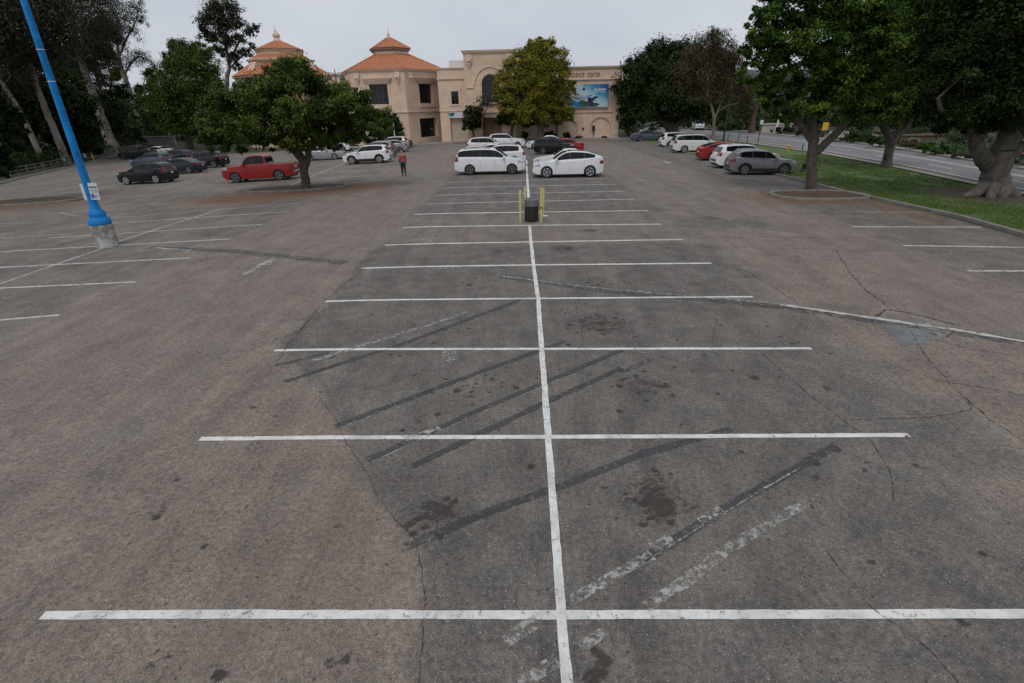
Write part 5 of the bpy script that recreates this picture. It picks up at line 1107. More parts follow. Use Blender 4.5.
WHEEL_CACHE = {}
def wheel_meshes(r, dark):
    key = (round(r, 3), dark)
    if key not in WHEEL_CACHE:
        t = MB(); w = .115; t.lathe([(r*.66, -w*.8), (r*.9, -w), (r*.985, -w*.75), (r, 0), (r*.985, w*.75), (r*.9, w), (r*.66, w*.8)], 28, axis='y')
        d = MB(); d.lathe([(r*.68, -w*.9), (r*.69, -w*.97), (r*.62, -w*.86), (r*.58, -w*.62), (.02, -w*.6)], 28, axis='y')
        s_ = MB(); n = 5
        for i in range(n):
            for off in (-.13, .13):
                a = 2*math.pi*i/n; pts = []
                for rad, da in ((r*.14, off*.6-.14), (r*.66, off-.085), (r*.66, off+.085), (r*.14, off*.6+.14)): pts.append((rad*math.cos(a+da), -w*.74, rad*math.sin(a+da)))
                s_.prism(pts, (0, -w*.2, 0))
        s_.lathe([(r*.16, -w*.75), (r*.15, -w*1.0), (.01, -w*1.02)], 14, axis='y')
        s_.lathe([(r*.7, -w*.9), (r*.71, -w*1.0), (r*.63, -w*1.02), (r*.62, -w*.85)], 28, axis='y')
        WHEEL_CACHE[key] = (t.mesh('wheel', M['rubber'], 40), s_.mesh('rim', M['alloy_dark' if dark else 'alloy'], 40), d.mesh('rim_back', M['black_trim'], 40))
    return WHEEL_CACHE[key]

CAR_CACHE = {}
def car_parts(kind, paint, sc, dark_rim, clad):
    """list of (name, mesh, location, rotation, parent index)"""
    key = (kind, paint, round(sc, 3), dark_rim, clad)
    if key in CAR_CACHE: return CAR_CACHE[key]
    c = Car(kind, sc); k = c.k; o = []; L, W_, H = c.L, c.W, c.H
    def put(name, mb, mat, smooth=38, par=None): o.append((name, mb.mesh(name, mat, smooth), (0, 0, 0), (0, 0, 0), par)); return len(o)-1
    bi = put('body', c.body(), M[paint], 32)
    u = MB(); u.box((0, 0, H*.26), (L*.93, W_-.46*sc, H*.3)); 
    for a in c.ax: u.box((a, 0, c.r+.2), (c.ra*2.1, W_-.5*sc, c.r*1.2))
    put('underbody', u, M['black_trim'], None)
    for sg in (1, -1):
        lo = lambda x: c.belt(x)+.035*sc; hi = lambda x: c.top(x)-.1*sc
        a, b = k['dlo'][0]*L, k['dlo'][1]*L
        m_ = MB(); c.side_patch(m_, a, b, lambda x: lo(x)-.02, lambda x: hi(x)+.02, sg, .004, 26, 4); put('window_trim', m_, M['black_trim'])
        ed = [a]+[x*L for x in k['split']]+[b]
        for p, q_ in zip(ed[:-1], ed[1:]):
            m_ = MB(); c.side_patch(m_, p-(.0 if p == a else .035), q_+(.0 if q_ == b else .035), lo, hi, sg, .009, 16, 4); put('side_window', m_, M['glass'])
        # lower trim between the wheels and round the arches
        if clad:
            m_ = MB(); c.side_patch(m_, c.ax[0]-c.ra*1.0, c.ax[1]+c.ra*1.0, lambda x: c.low(x)+.002, lambda x: max(c.sill+.24*sc, c.low(x)+.06*sc), sg, .008, 30, 2)
            for ax_ in c.ax:
                n_ = 18; vs = []
                for i in range(n_+1):
                    t = math.pi*i/n_; 
                    for rr in (c.ra*1.0, c.ra*1.24): x = ax_+rr*math.cos(t); z = c.r+rr*math.sin(t); vs.append((x, c.side(x, min(z, c.belt(x)), sg)+sg*.009, z))
                m_.add(vs, [(2*i, 2*i+1, 2*i+3, 2*i+2) if sg > 0 else (2*i, 2*i+2, 2*i+3, 2*i+1) for i in range(n_)])
            put('wheel_arch_trim', m_, M['black_trim'])
        for x in [ed[0]-.02]+[e for e in ed[1:-1]]: m_ = MB(); c.side_patch(m_, x-.006, x+.006, c.sill+.1*sc, c.belt(x), sg, .003, 1, 6); put('door_seam', m_, M['black_trim'], None)
        for x in [e-.42*sc for e in ed[:-1]][:2]: m_ = MB(); m_.box((x+.2*sc, c.side(x, c.belt(x)*.9, sg)+sg*.012, c.belt(x)*.92), (.17*sc, .03, .025)); put('door_handle', m_, M[paint])
        m_ = MB(); z0 = .49*H if kind in ('suv', 'big_suv', 'pickup') else .44*H; m_ and c.side_patch(m_, L*.487, L*.40, z0, lambda x: min(z0+.11*H, c.belt(x)-.01), sg, .012, 8, 3); put('headlight', m_, M['lamp_clear'])
        zt0, zt1 = (.52, .70) if kind in ('suv', 'minivan') else (.48, .74) if kind == 'big_suv' else (.4, .56) if kind == 'pickup' else (.5, .62)
        m_ = MB(); c.side_patch(m_, -L*.44 if kind not in ('pickup', 'big_suv') else -L*.475, -L*.493, lambda x: zt0*H, lambda x: min(zt1*H, c.top(x)-.03), sg, .012, 8, 3)
        c.skin_patch(m_, zt0*H, zt1*H, sg*.72, sg*1.0, False, .012, 5, 3); put('taillight', m_, M['lamp_red'])
        x = a-.08*sc; m_ = MB(); y = c.side(x, c.belt(x), sg); m_.lathe([(.01, -.11), (.07, -.09), (.085, 0), (.07, .09), (.01, .11)], 8, (x, y+sg*.13*sc, c.belt(x)+.09*sc), 'y'); m_.box((x, y+sg*.03*sc, c.belt(x)+.03*sc), (.06, .12, .04)); put('side_mirror', m_, M[paint])
        if k['rail']:
            m_ = MB(); zr = lambda x: c.roof(x, .86)[1]+.045*sc; yy_ = lambda x: sg*(abs(c.roof(x, .86)[0]))
            xs_ = [L*.01, L*-.02, L*-.12, L*-.24, L*-.33, L*-.36]; m_.tube([(x, yy_(x), zr(x)-(.05 if i in (0, 5) else 0)) for i, x in enumerate(xs_)], .018, 6); put('roof_rail', m_, M['black_trim'] if paint not in ('paint_grey',) else M['alloy'])
    m_ = MB(); c.skin_patch(m_, 0, 0, -.93, .93, xr=(k['gl'][0]*L, k['gl'][1]*L), off=.006); put('windshield', m_, M['glass'])
    m_ = MB(); c.skin_patch(m_, 0, 0, -.88, .88, xr=(k['rear'][0]*L, k['rear'][1]*L), off=.007); put('rear_window', m_, M['glass'])
    m_ = MB(); c.skin_patch(m_, .33*H, .43*H, -.75, .75, True, .008, 5, 8); put('grille', m_, M['black_trim'])
    m_ = MB(); c.skin_patch(m_, .27*H, .36*H, -.8, .8, False, .008, 5, 8); put('rear_bumper_trim', m_, M['black_trim'])
    m_ = MB(); c.skin_patch(m_, .43*H, .50*H, -.19, .19, False, .016, 3, 3); put('licence_plate', m_, M['plate'])
    if kind == 'pickup':
        m_ = MB(); c.skin_patch(m_, 0, 0, -.86, .86, xr=(-.165*L, -.482*L), off=.006); put('cargo_bed', m_, M['black_trim'])
        m_ = MB(); c.skin_patch(m_, .27*H, .33*H, -.9, .9, False, .03, 4, 8); put('chrome_bumper', m_, M['alloy'])
    if kind == 'crossover':
        m_ = MB(); c.skin_patch(m_, 0, 0, -.8, .8, xr=(k['gl'][1]*L-.05, k['rear'][0]*L+.05), off=.005); put('glass_roof', m_, M['glass'])
    t, rim, back = wheel_meshes(c.r, dark_rim)
    for a in c.ax:
        for sg in (-1, 1):
            o.append(('wheel', t, (a, sg*(W_/2-.125*sc), c.r), (0, 0, 0 if sg < 0 else math.pi), None)); pi = len(o)-1
            o.append(('rim', rim, (0, 0, 0), (0, 0, 0), pi)); o.append(('rim_backing', back, (0, 0, 0), (0, 0, 0), pi))
    CAR_CACHE[key] = o; return o

def car(kind, paint, cx, cy, heading, label, cat, sc=1., dark_rim=True, clad=False, name=None, group='cars parked in the lot', extra=None):
    z = float(zg(cx, cy)); root = empty(name or ('parked_'+cat.replace(' ', '_')), (cx, cy, z+.004), label, cat, group)
    e = .5; n = Vector((-(float(zg(cx+e, cy))-float(zg(cx-e, cy)))/(2*e), -(float(zg(cx, cy+e))-float(zg(cx, cy-e)))/(2*e), 1)).normalized()
    f = Vector((math.cos(R(heading)), math.sin(R(heading)), 0)); f = (f-n*f.dot(n)).normalized(); l = n.cross(f)
    root.rotation_euler = Matrix((f, l, n)).transposed().to_euler()
    made = []
    for nm, me_, loc, rot, par in car_parts(kind, paint, sc, dark_rim, clad):
        o_ = bpy.data.objects.new(nm, me_); COL.objects.link(o_); o_.parent = root if par is None else made[par]; o_.location = loc; o_.rotation_euler = rot; made.append(o_)
    return root
def car_at(kind, paint, px_front, px_rear, heading, label, cat, **k):
    """place by where its near-side wheels meet the ground"""
    a, b = spot(*px_front), spot(*px_rear); mid = (a+b)/2; c = Car(kind, k.get('sc', 1.)); h = R(heading); f = Vector((math.cos(h), math.sin(h), 0)); l = Vector((-f.y, f.x, 0))
    toward = Vector((CAM[0]-mid.x, CAM[1]-mid.y, 0)); sg = 1 if l.dot(toward) > 0 else -1
    ctr = mid-l*sg*(c.W/2-.02)-f*((c.ax[0]+c.ax[1])/2)
    print('car', label[:40], 'len between wheels', round((a-b).length, 2), 'expected', round(c.ax[0]-c.ax[1], 2), 'heading', round(math.degrees(math.atan2((a-b).y, (a-b).x)), 1), 'at', round(ctr.x, 1), round(ctr.y, 1))
    return car(kind, paint, ctr.x, ctr.y, heading, label, cat, **k)

car_at('minivan', 'paint_white', (512, 174.2), (470, 175.4), 0, 'white minivan with dark wheels, nearest car left of the centre line', 'minivan')
car_at('crossover', 'paint_white', (546.5, 177.9), (590, 177.4), 180, 'white sloping-roof electric crossover, nearest car right of the centre line', 'crossover', dark_rim=False)
def px_car(kind, paint, ex, ey, heading, label, cat, end='rear', **k):
    """place by the ground point under the middle of one end (front or rear)"""
    c = Car(kind, k.get('sc', 1.)); p = spot(ex, ey); h = R(heading); f = Vector((math.cos(h), math.sin(h), 0)); ctr = p+f*(c.L/2)*(1 if end == 'rear' else -1)
    return car(kind, paint, ctr.x, ctr.y, heading, label, cat, **k)
px_car('suv', 'paint_white', 526, 165.5, 180, 'white crossover with its red tail lamps towards the centre line, second in the left row', 'crossover', clad=True)
px_car('sedan', 'paint_pearl', 524, 159.5, 0, 'white car mostly hidden behind the two nearest white cars of the left row', 'sedan', 'front')
px_car('suv', 'paint_pearl', 511, 153.5, 0, 'white wagon-like crossover with a long dark side window, fourth in the left row', 'crossover', 'front', sc=1.02)
px_car('suv', 'paint_white', 525, 147.5, 0, 'white crossover with its dark windshield towards the centre line, farthest in the left row', 'crossover', 'front')
px_car('sedan', 'paint_white', 533, 169, 180, 'white sedan parked directly behind the white electric crossover', 'sedan', 'front')
px_car('big_suv', 'paint_black', 533.5, 154, 0, 'big black boxy SUV with a red tail lamp behind the white sedan', 'SUV', sc=.82)
px_car('sedan', 'paint_red2', 583, 152.5, 180, 'dark red sedan peeking out behind the big black SUV', 'sedan')
px_car('sedan', 'paint_pearl', 566, 148, 180, 'white car whose roof shows above the big black SUV', 'sedan')
# row on the left of the aisle
car_at('suv', 'paint_white', (352, 164.7), (380, 163), 180, 'white compact SUV on the aisle side right of the round tree', 'SUV', clad=True, dark_rim=False)
px_car('suv', 'paint_grey', 397, 157, 180, 'grey metallic SUV just behind the white compact SUV', 'SUV')
px_car('hatchback', 'paint_silver', 409, 151.5, 180, 'silver grey hatchback third back from the white compact SUV', 'sedan')
px_car('suv', 'paint_white', 409, 149, 180, 'white SUV farthest back towards the pavilion entrance', 'SUV')
px_car('sedan', 'paint_dark', 412.5, 147.5, 180, 'charcoal sedan half hidden behind the silver grey hatchback near the entrance', 'sedan')
px_car('sedan', 'paint_silver', 346, 158.5, 0, 'silver white sedan half hidden behind the round tree trunk', 'sedan', 'front', dark_rim=False)
px_car('suv', 'paint_white', 352, 151, 0, 'white SUV under the right edge of the round tree crown', 'SUV', 'front')
px_car('suv', 'paint_navy', 340, 155, 0, 'dark SUV in the shade of the round tree crown', 'SUV', 'front')
car_at('pickup', 'paint_red', (238, 183), (279, 180.6), 184, 'red pickup truck with open dark bed left of the round tree', 'pickup', sc=.94)
car_at('suv', 'paint_black', (128, 184.8), (156.5, 183.8), 176, 'black small SUV nearest on the far left side of the lot', 'SUV', dark_rim=False, sc=.97)
px_car('sedan', 'paint_navy', 205, 172, 178, 'black sedan with a red tail lamp between black small SUV and red pickup', 'sedan')
px_car('suv', 'paint_blue', 172, 166.5, 176, 'slate grey wagon showing its roof behind the black small SUV', 'wagon')
px_car('suv', 'paint_navy', 194, 163, 176, 'dark SUV with a bright red tail lamp behind the black sedan', 'SUV')
px_car('suv', 'paint_black', 228, 166.5, 180, 'black SUV tucked under the round tree crown left of the red pickup', 'SUV')
px_car('pickup', 'paint_navy', 156, 158, 178, 'dark navy pickup at the far left by the boundary wall', 'pickup')
px_car('sedan', 'paint_white', 172, 155, 178, 'white sedan parked beyond the dark navy pickup by the boundary wall', 'sedan', sc=1.05)
# row by the lawn
car_at('suv', 'paint_grey', (783.5, 176), (744, 174.5), -3, 'grey crossover with black wheel arches nearest in the row by the lawn', 'crossover', clad=True, sc=.93)
px_car('suv', 'paint_white', 712, 167.5, 0, 'white SUV beside the grey crossover in the row by the lawn', 'SUV', clad=True)
px_car('hatchback', 'paint_red2', 697, 160, 0, 'red hatchback between the white SUV and the white minivan by the lawn', 'hatchback')
px_car('minivan', 'paint_pearl', 670.5, 152.3, 0, 'white minivan between the red hatchback and the far white compact SUV', 'minivan', dark_rim=False)
px_car('suv', 'paint_white', 659.5, 147, 0, 'white compact SUV with dark rear glass farthest of the white row by the lawn', 'SUV', sc=.97)
px_car('sedan', 'paint_blue', 631.5, 141.2, 4, 'slate blue sedan at the end of the lot by the building corner', 'sedan')
v = spot(697.5, 129.6); car('suv', 'paint_white', v.x, v.y, 262, 'small white car driving on the street in the distance', 'car', name='moving_car', group='cars on the street')
# ------------------------------------------------------------------ street furniture
M['blue_paint'] = varied('blue_lamp_paint', (.006, .2, .54), .38, 2.2, .6, Specular_IOR_Level=.25)
M['yellow'] = varied('faded_yellow_paint', (.52, .46, .17), .28, 5, .7)
M['green_metal'] = varied('dark_green_metal', (.008, .035, .03), .3, 4, .4)
M['rail_grey'] = varied('bolt_steel', (.16, .16, .16), .25, 6, .6)
M['sign_white'] = varied('sign_white', (.58, .6, .6), .1, 6, .5)
# blue lamp post on a concrete foot
lp = spot(108, 246); sc_ = 1/ppm(108, 244, lp.y)
root = empty('lamp_post', lp, 'tall bright blue lamp post on a round concrete foot in the left row', 'lamp post')
top_dir = (at(23.6, 0, lp.y)-lp); top_dir = Vector((top_dir.x, 0, top_dir.z)); top_dir /= top_dir.z
Hb = at(102, 224, lp.y).z-lp.z; shear = lambda z: Vector((top_dir.x*z, 0, z))
def lean(prof, n=24):
    m_ = MB(); m_.lathe(prof, n); m_.v = [(x+top_dir.x*z, y, z) for x, y, z in m_.v]; return m_
rb = 9.5*sc_
q = N('stained_concrete'); ob = q.obj(); q.base(q.mix(q.maprange(q.noise(2.2, 6, .7, ob), .44, .6), q.ramp(q.noise(1.6, 6, .7, ob), [(.3, (.15, .145, .125)), (.7, (.3, .29, .26))]), (.5, .5, .48))); q.bump(q.noise(30, 4, .7, ob), .4, .02); M['foot'] = q.set(Roughness=.9)
lean([(rb, -.05), (rb, Hb-.03), (rb-.03, Hb), (.1, Hb)]).build('concrete_foot', M['foot'], root, smooth=40)
z = Hb; k_ = (at(88, 200, lp.y).z-lp.z-Hb)
lean([(rb*.98, z+.002), (rb*1.0, z+.05), (rb*.95, z+k_*.22), (rb*.74, z+k_*.29), (rb*.72, z+k_*.32), (rb*.76, z+k_*.4), (rb*.72, z+k_*.5), (rb*.52, z+k_*.6), (rb*.42, z+k_*.74), (rb*.38, z+k_*.98), (.05, z+k_)]).build('cast_base', M['blue_paint'], root, smooth=50)
lean([(3.5*sc_, z+k_*.9), (3.0*sc_, z+3), (2.25*sc_, 9), (.02, 9.05)]).build('pole', M['blue_paint'], root, smooth=40)
for zz_ in (at(52, 82, lp.y).z-lp.z, at(44, 50, lp.y).z-lp.z): lean([(2.85*sc_, zz_), (2.95*sc_, zz_+.012), (2.85*sc_, zz_+.024)]).build('band', M['sign_white'], root)
hh_ = MB(); c_ = shear(z+k_+.35); hh_.box((c_.x+.02, -2.9*sc_, c_.z), (.12, .05, .26)); hh_.build('hand_hole_cover', M['blue_paint'], root, bevel=.01)
for t_ in range(6): bo_ = MB(); a_ = 1.05*t_+.3; c_ = shear(z+.03); bo_.lathe([(.02, z+.04), (.02, z+.075), (.012, z+.085)], 6, (c_.x+rb*.97*math.cos(a_), rb*.97*math.sin(a_), 0)); bo_.build('anchor_bolt', M['rail_grey'], root)
hd_ = MB()
for sg in (-1, 1):
    b0 = shear(8.9); hd_.tube([b0, b0+Vector((sg*.8, 0, .25)), b0+Vector((sg*1.5, 0, .2))], .04, 8); hd_.box(tuple(b0+Vector((sg*1.75, 0, .2))), (.6, .3, .12))
hd_.build('lamp_head', M['blue_paint'], root)
# the two notice plates clamped to the shaft
def plate(pa, pb, pc, pd, y, name):
    P = [at(*p, lp.y+y)-lp for p in (pa, pb, pc, pd)]; m_ = MB(); m_.prism(P, (0, .02, 0)); return m_.build(name, M['sign_white'], root), P
def on(P, u, v): return P[0].lerp(P[1], u).lerp(P[3].lerp(P[2], u), v)
o_, P = plate((87.0, 183), (96, 183), (100.3, 199.7), (91.5, 199.7), -.3, 'sign_plate')
def strip(P, u0, u1, v0, v1, mat, nm): m_ = MB(); m_.prism([on(P, a, b)+Vector((0, -.004, 0)) for a, b in ((u0, v0), (u1, v0), (u1, v1), (u0, v1))], (0, -.004, 0)); return m_.build(nm, mat, o_)
strip(P, .06, .94, .2, .27, varied('sign_dark_band', (.05, .07, .09), .3, 9, .5), 'sign_band'); strip(P, .12, .62, .3, .62, varied('sign_pale_panel', (.4, .47, .46), .15, 9, .5), 'sign_panel'); strip(P, .7, .9, .36, .56, varied('sign_green_panel', (.3, .4, .24), .15, 9, .5), 'sign_panel')
strip(P, .1, .42, .66, .9, varied('sign_blue_panel', (.03, .14, .4), .25, 9, .5), 'sign_emblem'); strip(P, .46, .82, .72, .86, varied('sign_paleblue', (.2, .34, .52), .25, 9, .5), 'sign_emblem')
o_, P = plate((79, 184), (84.5, 183.5), (89.5, 199.5), (84.8, 200.5), .12, 'sign_plate')
# litter bin and bollards
c = spot(531.5, 221); kk = 1/ppm(531.5, 215, c.y); rr = 6.9*kk; hh = at(531.5, 205.5, c.y).z-c.z
root = empty('litter_bin', c, 'dark slatted litter bin with a grey metal rim between the yellow bollards', 'litter bin')
m_ = MB(); m_.lathe([(rr*.86, .02), (rr*.86, hh), (.02, hh)], 20); m_.build('liner', M['black_trim'], root)
m_ = MB()
for i in range(22):
    a = 2*math.pi*i/22; m_.box((rr*.95*math.cos(a), rr*.95*math.sin(a), hh/2+.03), (.035, .07, hh-.04), a)
m_.build('slat', varied('dark_slat', (.022, .016, .015), .4, 6, .7), root)
m_ = MB(); z2 = at(531.5, 201.5, c.y).z-c.z+.1
m_.lathe([(rr*.98, hh-.02), (rr*1.04, hh), (rr*1.05, hh+.05), (rr*1.02, z2-.1), (rr*1.06, z2-.06), (rr*1.05, z2), (rr*.9, z2+.02), (rr*.86, z2-.02), (rr*.85, hh)], 24); m_.build('rim', varied('dull_steel', (.22, .23, .25), .25, 6, .4, Metallic=.5), root, smooth=50)
for x, y, yt, lb in ((520.5, 223.3, 190, 'faded yellow steel bollard left of the litter bin'), (525.3, 218.8, 187.3, 'faded yellow steel bollard behind the left side of the litter bin'), (541.3, 223.3, 187.3, 'faded yellow steel bollard with a dark spot right of the litter bin'), (543.2, 216, 188.5, 'yellow steel bollard mostly hidden behind the right-hand bollard')):
    p = spot(x, y); rd = 1.2/ppm(x, y, p.y); hz = at(x, yt, p.y).z-p.z; rt = empty('bollard', p, lb, 'bollard', 'yellow bollards round the litter bin')
    m_ = MB(); m_.lathe([(rd, -.02), (rd, hz-.06), (rd*.8, hz-.015), (rd*.3, hz)], 14); m_.build('post', M['yellow'], rt, smooth=50)
    m_ = MB(); m_.lathe([(rd*1.25, -.01), (rd*1.25, .012), (rd, .03)], 14); m_.build('foot_ring', M['curb_mat'], rt)
    if x > 541 and y > 220: m_ = MB(); m_.lathe([(rd*1.015, hz*.42), (rd*1.02, hz*.44), (rd*1.015, hz*.46)], 14); m_.build('mark', M['black_trim'], rt)
# lamps in dark green metal
def green_lamp(px_, pb, heads, ytop, label, arms=1, pale_sign=None, Yd=None):
    b = spot(px_, pb) if Yd is None else at(px_, pb, Yd); b.z = float(zg(b.x, b.y)); Hh = at(px_, ytop, b.y).z-b.z; rt = empty('street_lamp', b, label, 'street lamp', 'dark green street lamps')
    m_ = MB(); m_.lathe([(.34, -.02), (.34, .12), (.26, .2), (.24, .5), (.3, .58), (.2, .72), (.13, 1.05), (.11, 1.1)], 16); m_.build('cast_base', M['green_metal'], rt, smooth=45)
    m_ = MB(); m_.lathe([(.095, 1.05), (.06, Hh), (.02, Hh+.05)], 12); m_.build('pole', M['green_metal'], rt, smooth=45)
    for sg in heads:
        a = MB(); a.tube([(0, 0, Hh-.45), (sg*.35, 0, Hh-.05), (sg*.75, 0, Hh-.02), (sg*.9, 0, Hh-.3)], .03, 8); ar = a.build('arm', M['green_metal'], rt)
        h_ = MB(); h_.lathe([(.06, .42), (.1, .3), (.2, .2), (.34, -.08), (.36, -.2), (.3, -.2)], 14, (sg*.9, 0, Hh-.68)); h_.build('lamp_shade', M['green_metal'], ar, smooth=50)
        h_ = MB(); h_.lathe([(.24, -.19), (.2, -.3), (.03, -.34)], 12, (sg*.9, 0, Hh-.68)); h_.build('lamp_glass', varied('frosted_glass', (.5, .5, .47), .1, 8, .3), ar, smooth=50)
    f_ = MB(); f_.lathe([(.05, Hh), (.09, Hh+.12), (.04, Hh+.25), (.01, Hh+.5)], 10); f_.build('finial', M['green_metal'], rt)
    return rt
green_lamp(345.5, 139.5, (-1, 1), 72, 'dark twin-headed street lamp in front of the hexagonal pavilion', Yd=YW-9)
green_lamp(722, 148.5, (1,), 74, 'tall dark green street lamp at the lawn edge behind the white minivan')
g_ = green_lamp(805, 173, (1,), 60, 'dark green street lamp with a small white notice behind the planter tree')
gp = Vector(g_.location); m_ = MB(); m_.prism([at(x, y, gp.y-.2)-gp for x, y in ((806, 143), (812, 143), (812.5, 152), (807, 152))], (0, .03, 0)); m_.build('notice', M['sign_white'], g_)
green_lamp(677.5, 134.5, (1,), 112, 'distant dark street lamp under the dark fig crown')
# thin posts along the lawn
for x, y, yt, lb in ((727.5, 141, 134.5, 'thin dark post right of the tall green lamp'), (738, 142.5, 134, 'thin dark post, second to the right of the tall green lamp'), (746.5, 144, 136, 'thin dark post just left of the white-topped sign post'), (801.5, 152, 144, 'thin dark post between the yellow hydrant and the planter trunk')):
    p = spot(x, y); hz = at(x, yt, p.y).z-p.z; m_ = MB(); m_.tube([(0, 0, -.05), (0, 0, hz)], .045, 8); m_.lathe([(.06, hz), (.05, hz+.04), (.01, hz+.06)], 8); o_ = m_.build('thin_post', M['bronze']); o_.location = p; tag(o_, lb, 'post', 'thin posts along the lawn')
def sign_post(px_, pb, yt, sw, sh, label, mat='sign_white', tilt=0., cat='sign', Yd=None):
    p = spot(px_, pb) if Yd is None else Vector((at(px_, pb, Yd).x, Yd, at(px_, pb, Yd).z)); hz = at(px_, yt, p.y).z-p.z; rt = empty('sign_post', p, label, cat)
    m_ = MB(); m_.tube([(0, 0, -.05), (tilt*hz, 0, hz)], .04, 8); m_.build('post', M['bronze'] if mat != 'orange' else M['black_trim'], rt)
    m_ = MB(); m_.box((tilt*hz, -.05, hz-sh/2), (sw, .03, sh)); m_.build('sign_panel', M[mat], rt, bevel=.008); return rt
M['orange'] = varied('orange_sign', (.6, .22, .01), .1, 5, .5); M['yellow_sign'] = varied('yellow_sign', (.6, .36, .03), .1, 5, .5); M['turq'] = varied('turquoise_sign', (.3, .5, .5), .1, 5, .5)
sign_post(757, 147.5, 120, .35, .45, 'small white sign on a dark post at the lawn edge')
sign_post(823, 136, 122.5, .8, 1., 'yellow sign board across the street seen past the planter trunk', 'yellow_sign', Yd=75)
sign_post(1021.5, 160, 131.5, .9, 1.3, 'orange sign at the right picture edge behind the fig trunk', 'orange', Yd=33)
for x, y, yt, lb in ((66.5, 166, 157.5, 'pale sign on the railing beside the second eucalyptus'), (87, 161.5, 153.5, 'pale sign on the railing right of the blue lamp post'), (107, 156.8, 149.5, 'pale sign on the railing by the massive eucalyptus')):
    sign_post(x, y, yt, .42, .6, lb, 'turq')
def tall_pole(px_, pb, yt, Yd, label, tilt, mat, r=.12, arm=True):
    b = at(px_, pb, Yd); b.z = float(zg(b.x, Yd)); hz = at(px_, yt, Yd).z-b.z; rt = empty('light_pole', b, label, 'pole'); m_ = MB(); m_.tube([(0, 0, -.1), (tilt*hz, 0, hz)], [r, r*.7], 10); m_.build('pole', mat, rt)
    if arm: m_ = MB(); m_.tube([(tilt*hz, 0, hz-.05), (tilt*hz+.5, 0, hz+.15), (tilt*hz+1.1, 0, hz+.15)], .04, 6); m_.box((tilt*hz+1.3, 0, hz+.13), (.5, .2, .1)); m_.build('lamp_arm', mat, rt)
tall_pole(775, 133, 114, 88, 'tilted white post beside the pale garden wall across the street', .09, M['sign_white'], .22)
tall_pole(395.5, 140, 121.5, YW-8, 'white leaning post in front of the dark hedge by the pavilion', -.02, M['sign_white'], .09, False)
tall_pole(698, 131, 115.5, 110, 'thin white pole behind the small white car on the street', 0, M['sign_white'], .1)
tall_pole(709, 131.5, 118, 110, 'thin grey pole across the street left of the tall green lamp', 0, M['grey_wall'], .1)
# hydrants
def hydrant(px_, pb, yt, label, mat):
    p = spot(px_, pb); hz = at(px_, yt, p.y).z-p.z; rt = empty('fire_hydrant', p, label, 'fire hydrant', 'yellow fire hydrants'); s_ = hz/.8
    m_ = MB(); m_.lathe([(.15*s_, 0), (.15*s_, .05*s_), (.1*s_, .07*s_), (.1*s_, .52*s_), (.13*s_, .54*s_), (.13*s_, .58*s_), (.11*s_, .66*s_), (.07*s_, .74*s_), (.04*s_, .8*s_), (.01, .8*s_)], 16); m_.build('barrel', mat, rt, smooth=45)
    m_ = MB(); m_.lathe([(.06*s_, -.19*s_), (.06*s_, .19*s_)], 10, (0, 0, .42*s_), 'y'); m_.box((0, 0, .42*s_), (.34*s_, .09*s_, .09*s_)); m_.build('outlet', mat, rt)
M['hyd'] = varied('hydrant_yellow', (.55, .33, .02), .2, 6, .5)
hydrant(788, 152, 144, 'yellow fire hydrant on the lawn by the street', M['hyd']); hydrant(733, 144.5, 140.5, 'small orange-yellow hydrant on the lawn near the tall green lamp', M['hyd']); hydrant(94, 160.8, 154.5, 'yellow hydrant by the railing under the eucalyptus trees', M['hyd'])
# blue bin by the facade
p = spot(530, 139.3); rt = empty('recycling_bin', p, 'blue recycling bin against the facade left of the street tree trunk', 'bin'); m_ = MB(); m_.box((0, 0, .6), (.9, .7, 1.2)); m_.build('bin_body', varied('blue_plastic', (.015, .06, .16), .2, 5, .5), rt, bevel=.03); m_ = MB(); m_.box((0, -.02, 1.25), (.98, .8, .1)); m_.build('lid', varied('blue_plastic_lid', (.012, .045, .12), .2, 5, .5), rt, bevel=.02)
# railing along the left end of the lot
FL = [Vector(p) for p in fence_line]; rt = empty('railing', (FL[2].x, FL[2].y, float(zg(FL[2].x, FL[2].y))), 'weathered pipe railing along the left end of the lot under the eucalyptus trees', 'railing'); base_ = Vector(rt.location)
ps = resample(FL, 2.4); M['rail'] = varied('galvanised_rail', (.13, .128, .12), .25, 3, .7)
for p in ps[:90]: m_ = MB(); m_.tube([Vector((p.x, p.y, float(zg(p.x, p.y))-.1))-base_, Vector((p.x, p.y, float(zg(p.x, p.y))+1.1))-base_], .05, 6); m_.build('post', M['rail'], rt)
for hz in (.35, .7, 1.05): m_ = MB(); m_.tube([Vector((p.x, p.y, float(zg(p.x, p.y))+hz))-base_ for p in ps], .04, 6); m_.build('rail', M['rail'], rt)
curb('edge_kerb', [p+Vector((1.2, 0)) for p in FL], .2, .16)
# stone blocks in front of the railing / small bits on the asphalt
m_ = MB(); p = spot(545, 216.5); m_.box((p.x, p.y, p.z+.02), (.22, .16, .04), .4); tag(m_.build('paper_scrap', M['sign_white'], bevel=.01), 'crumpled white paper scrap on the asphalt right of the litter bin', 'litter')

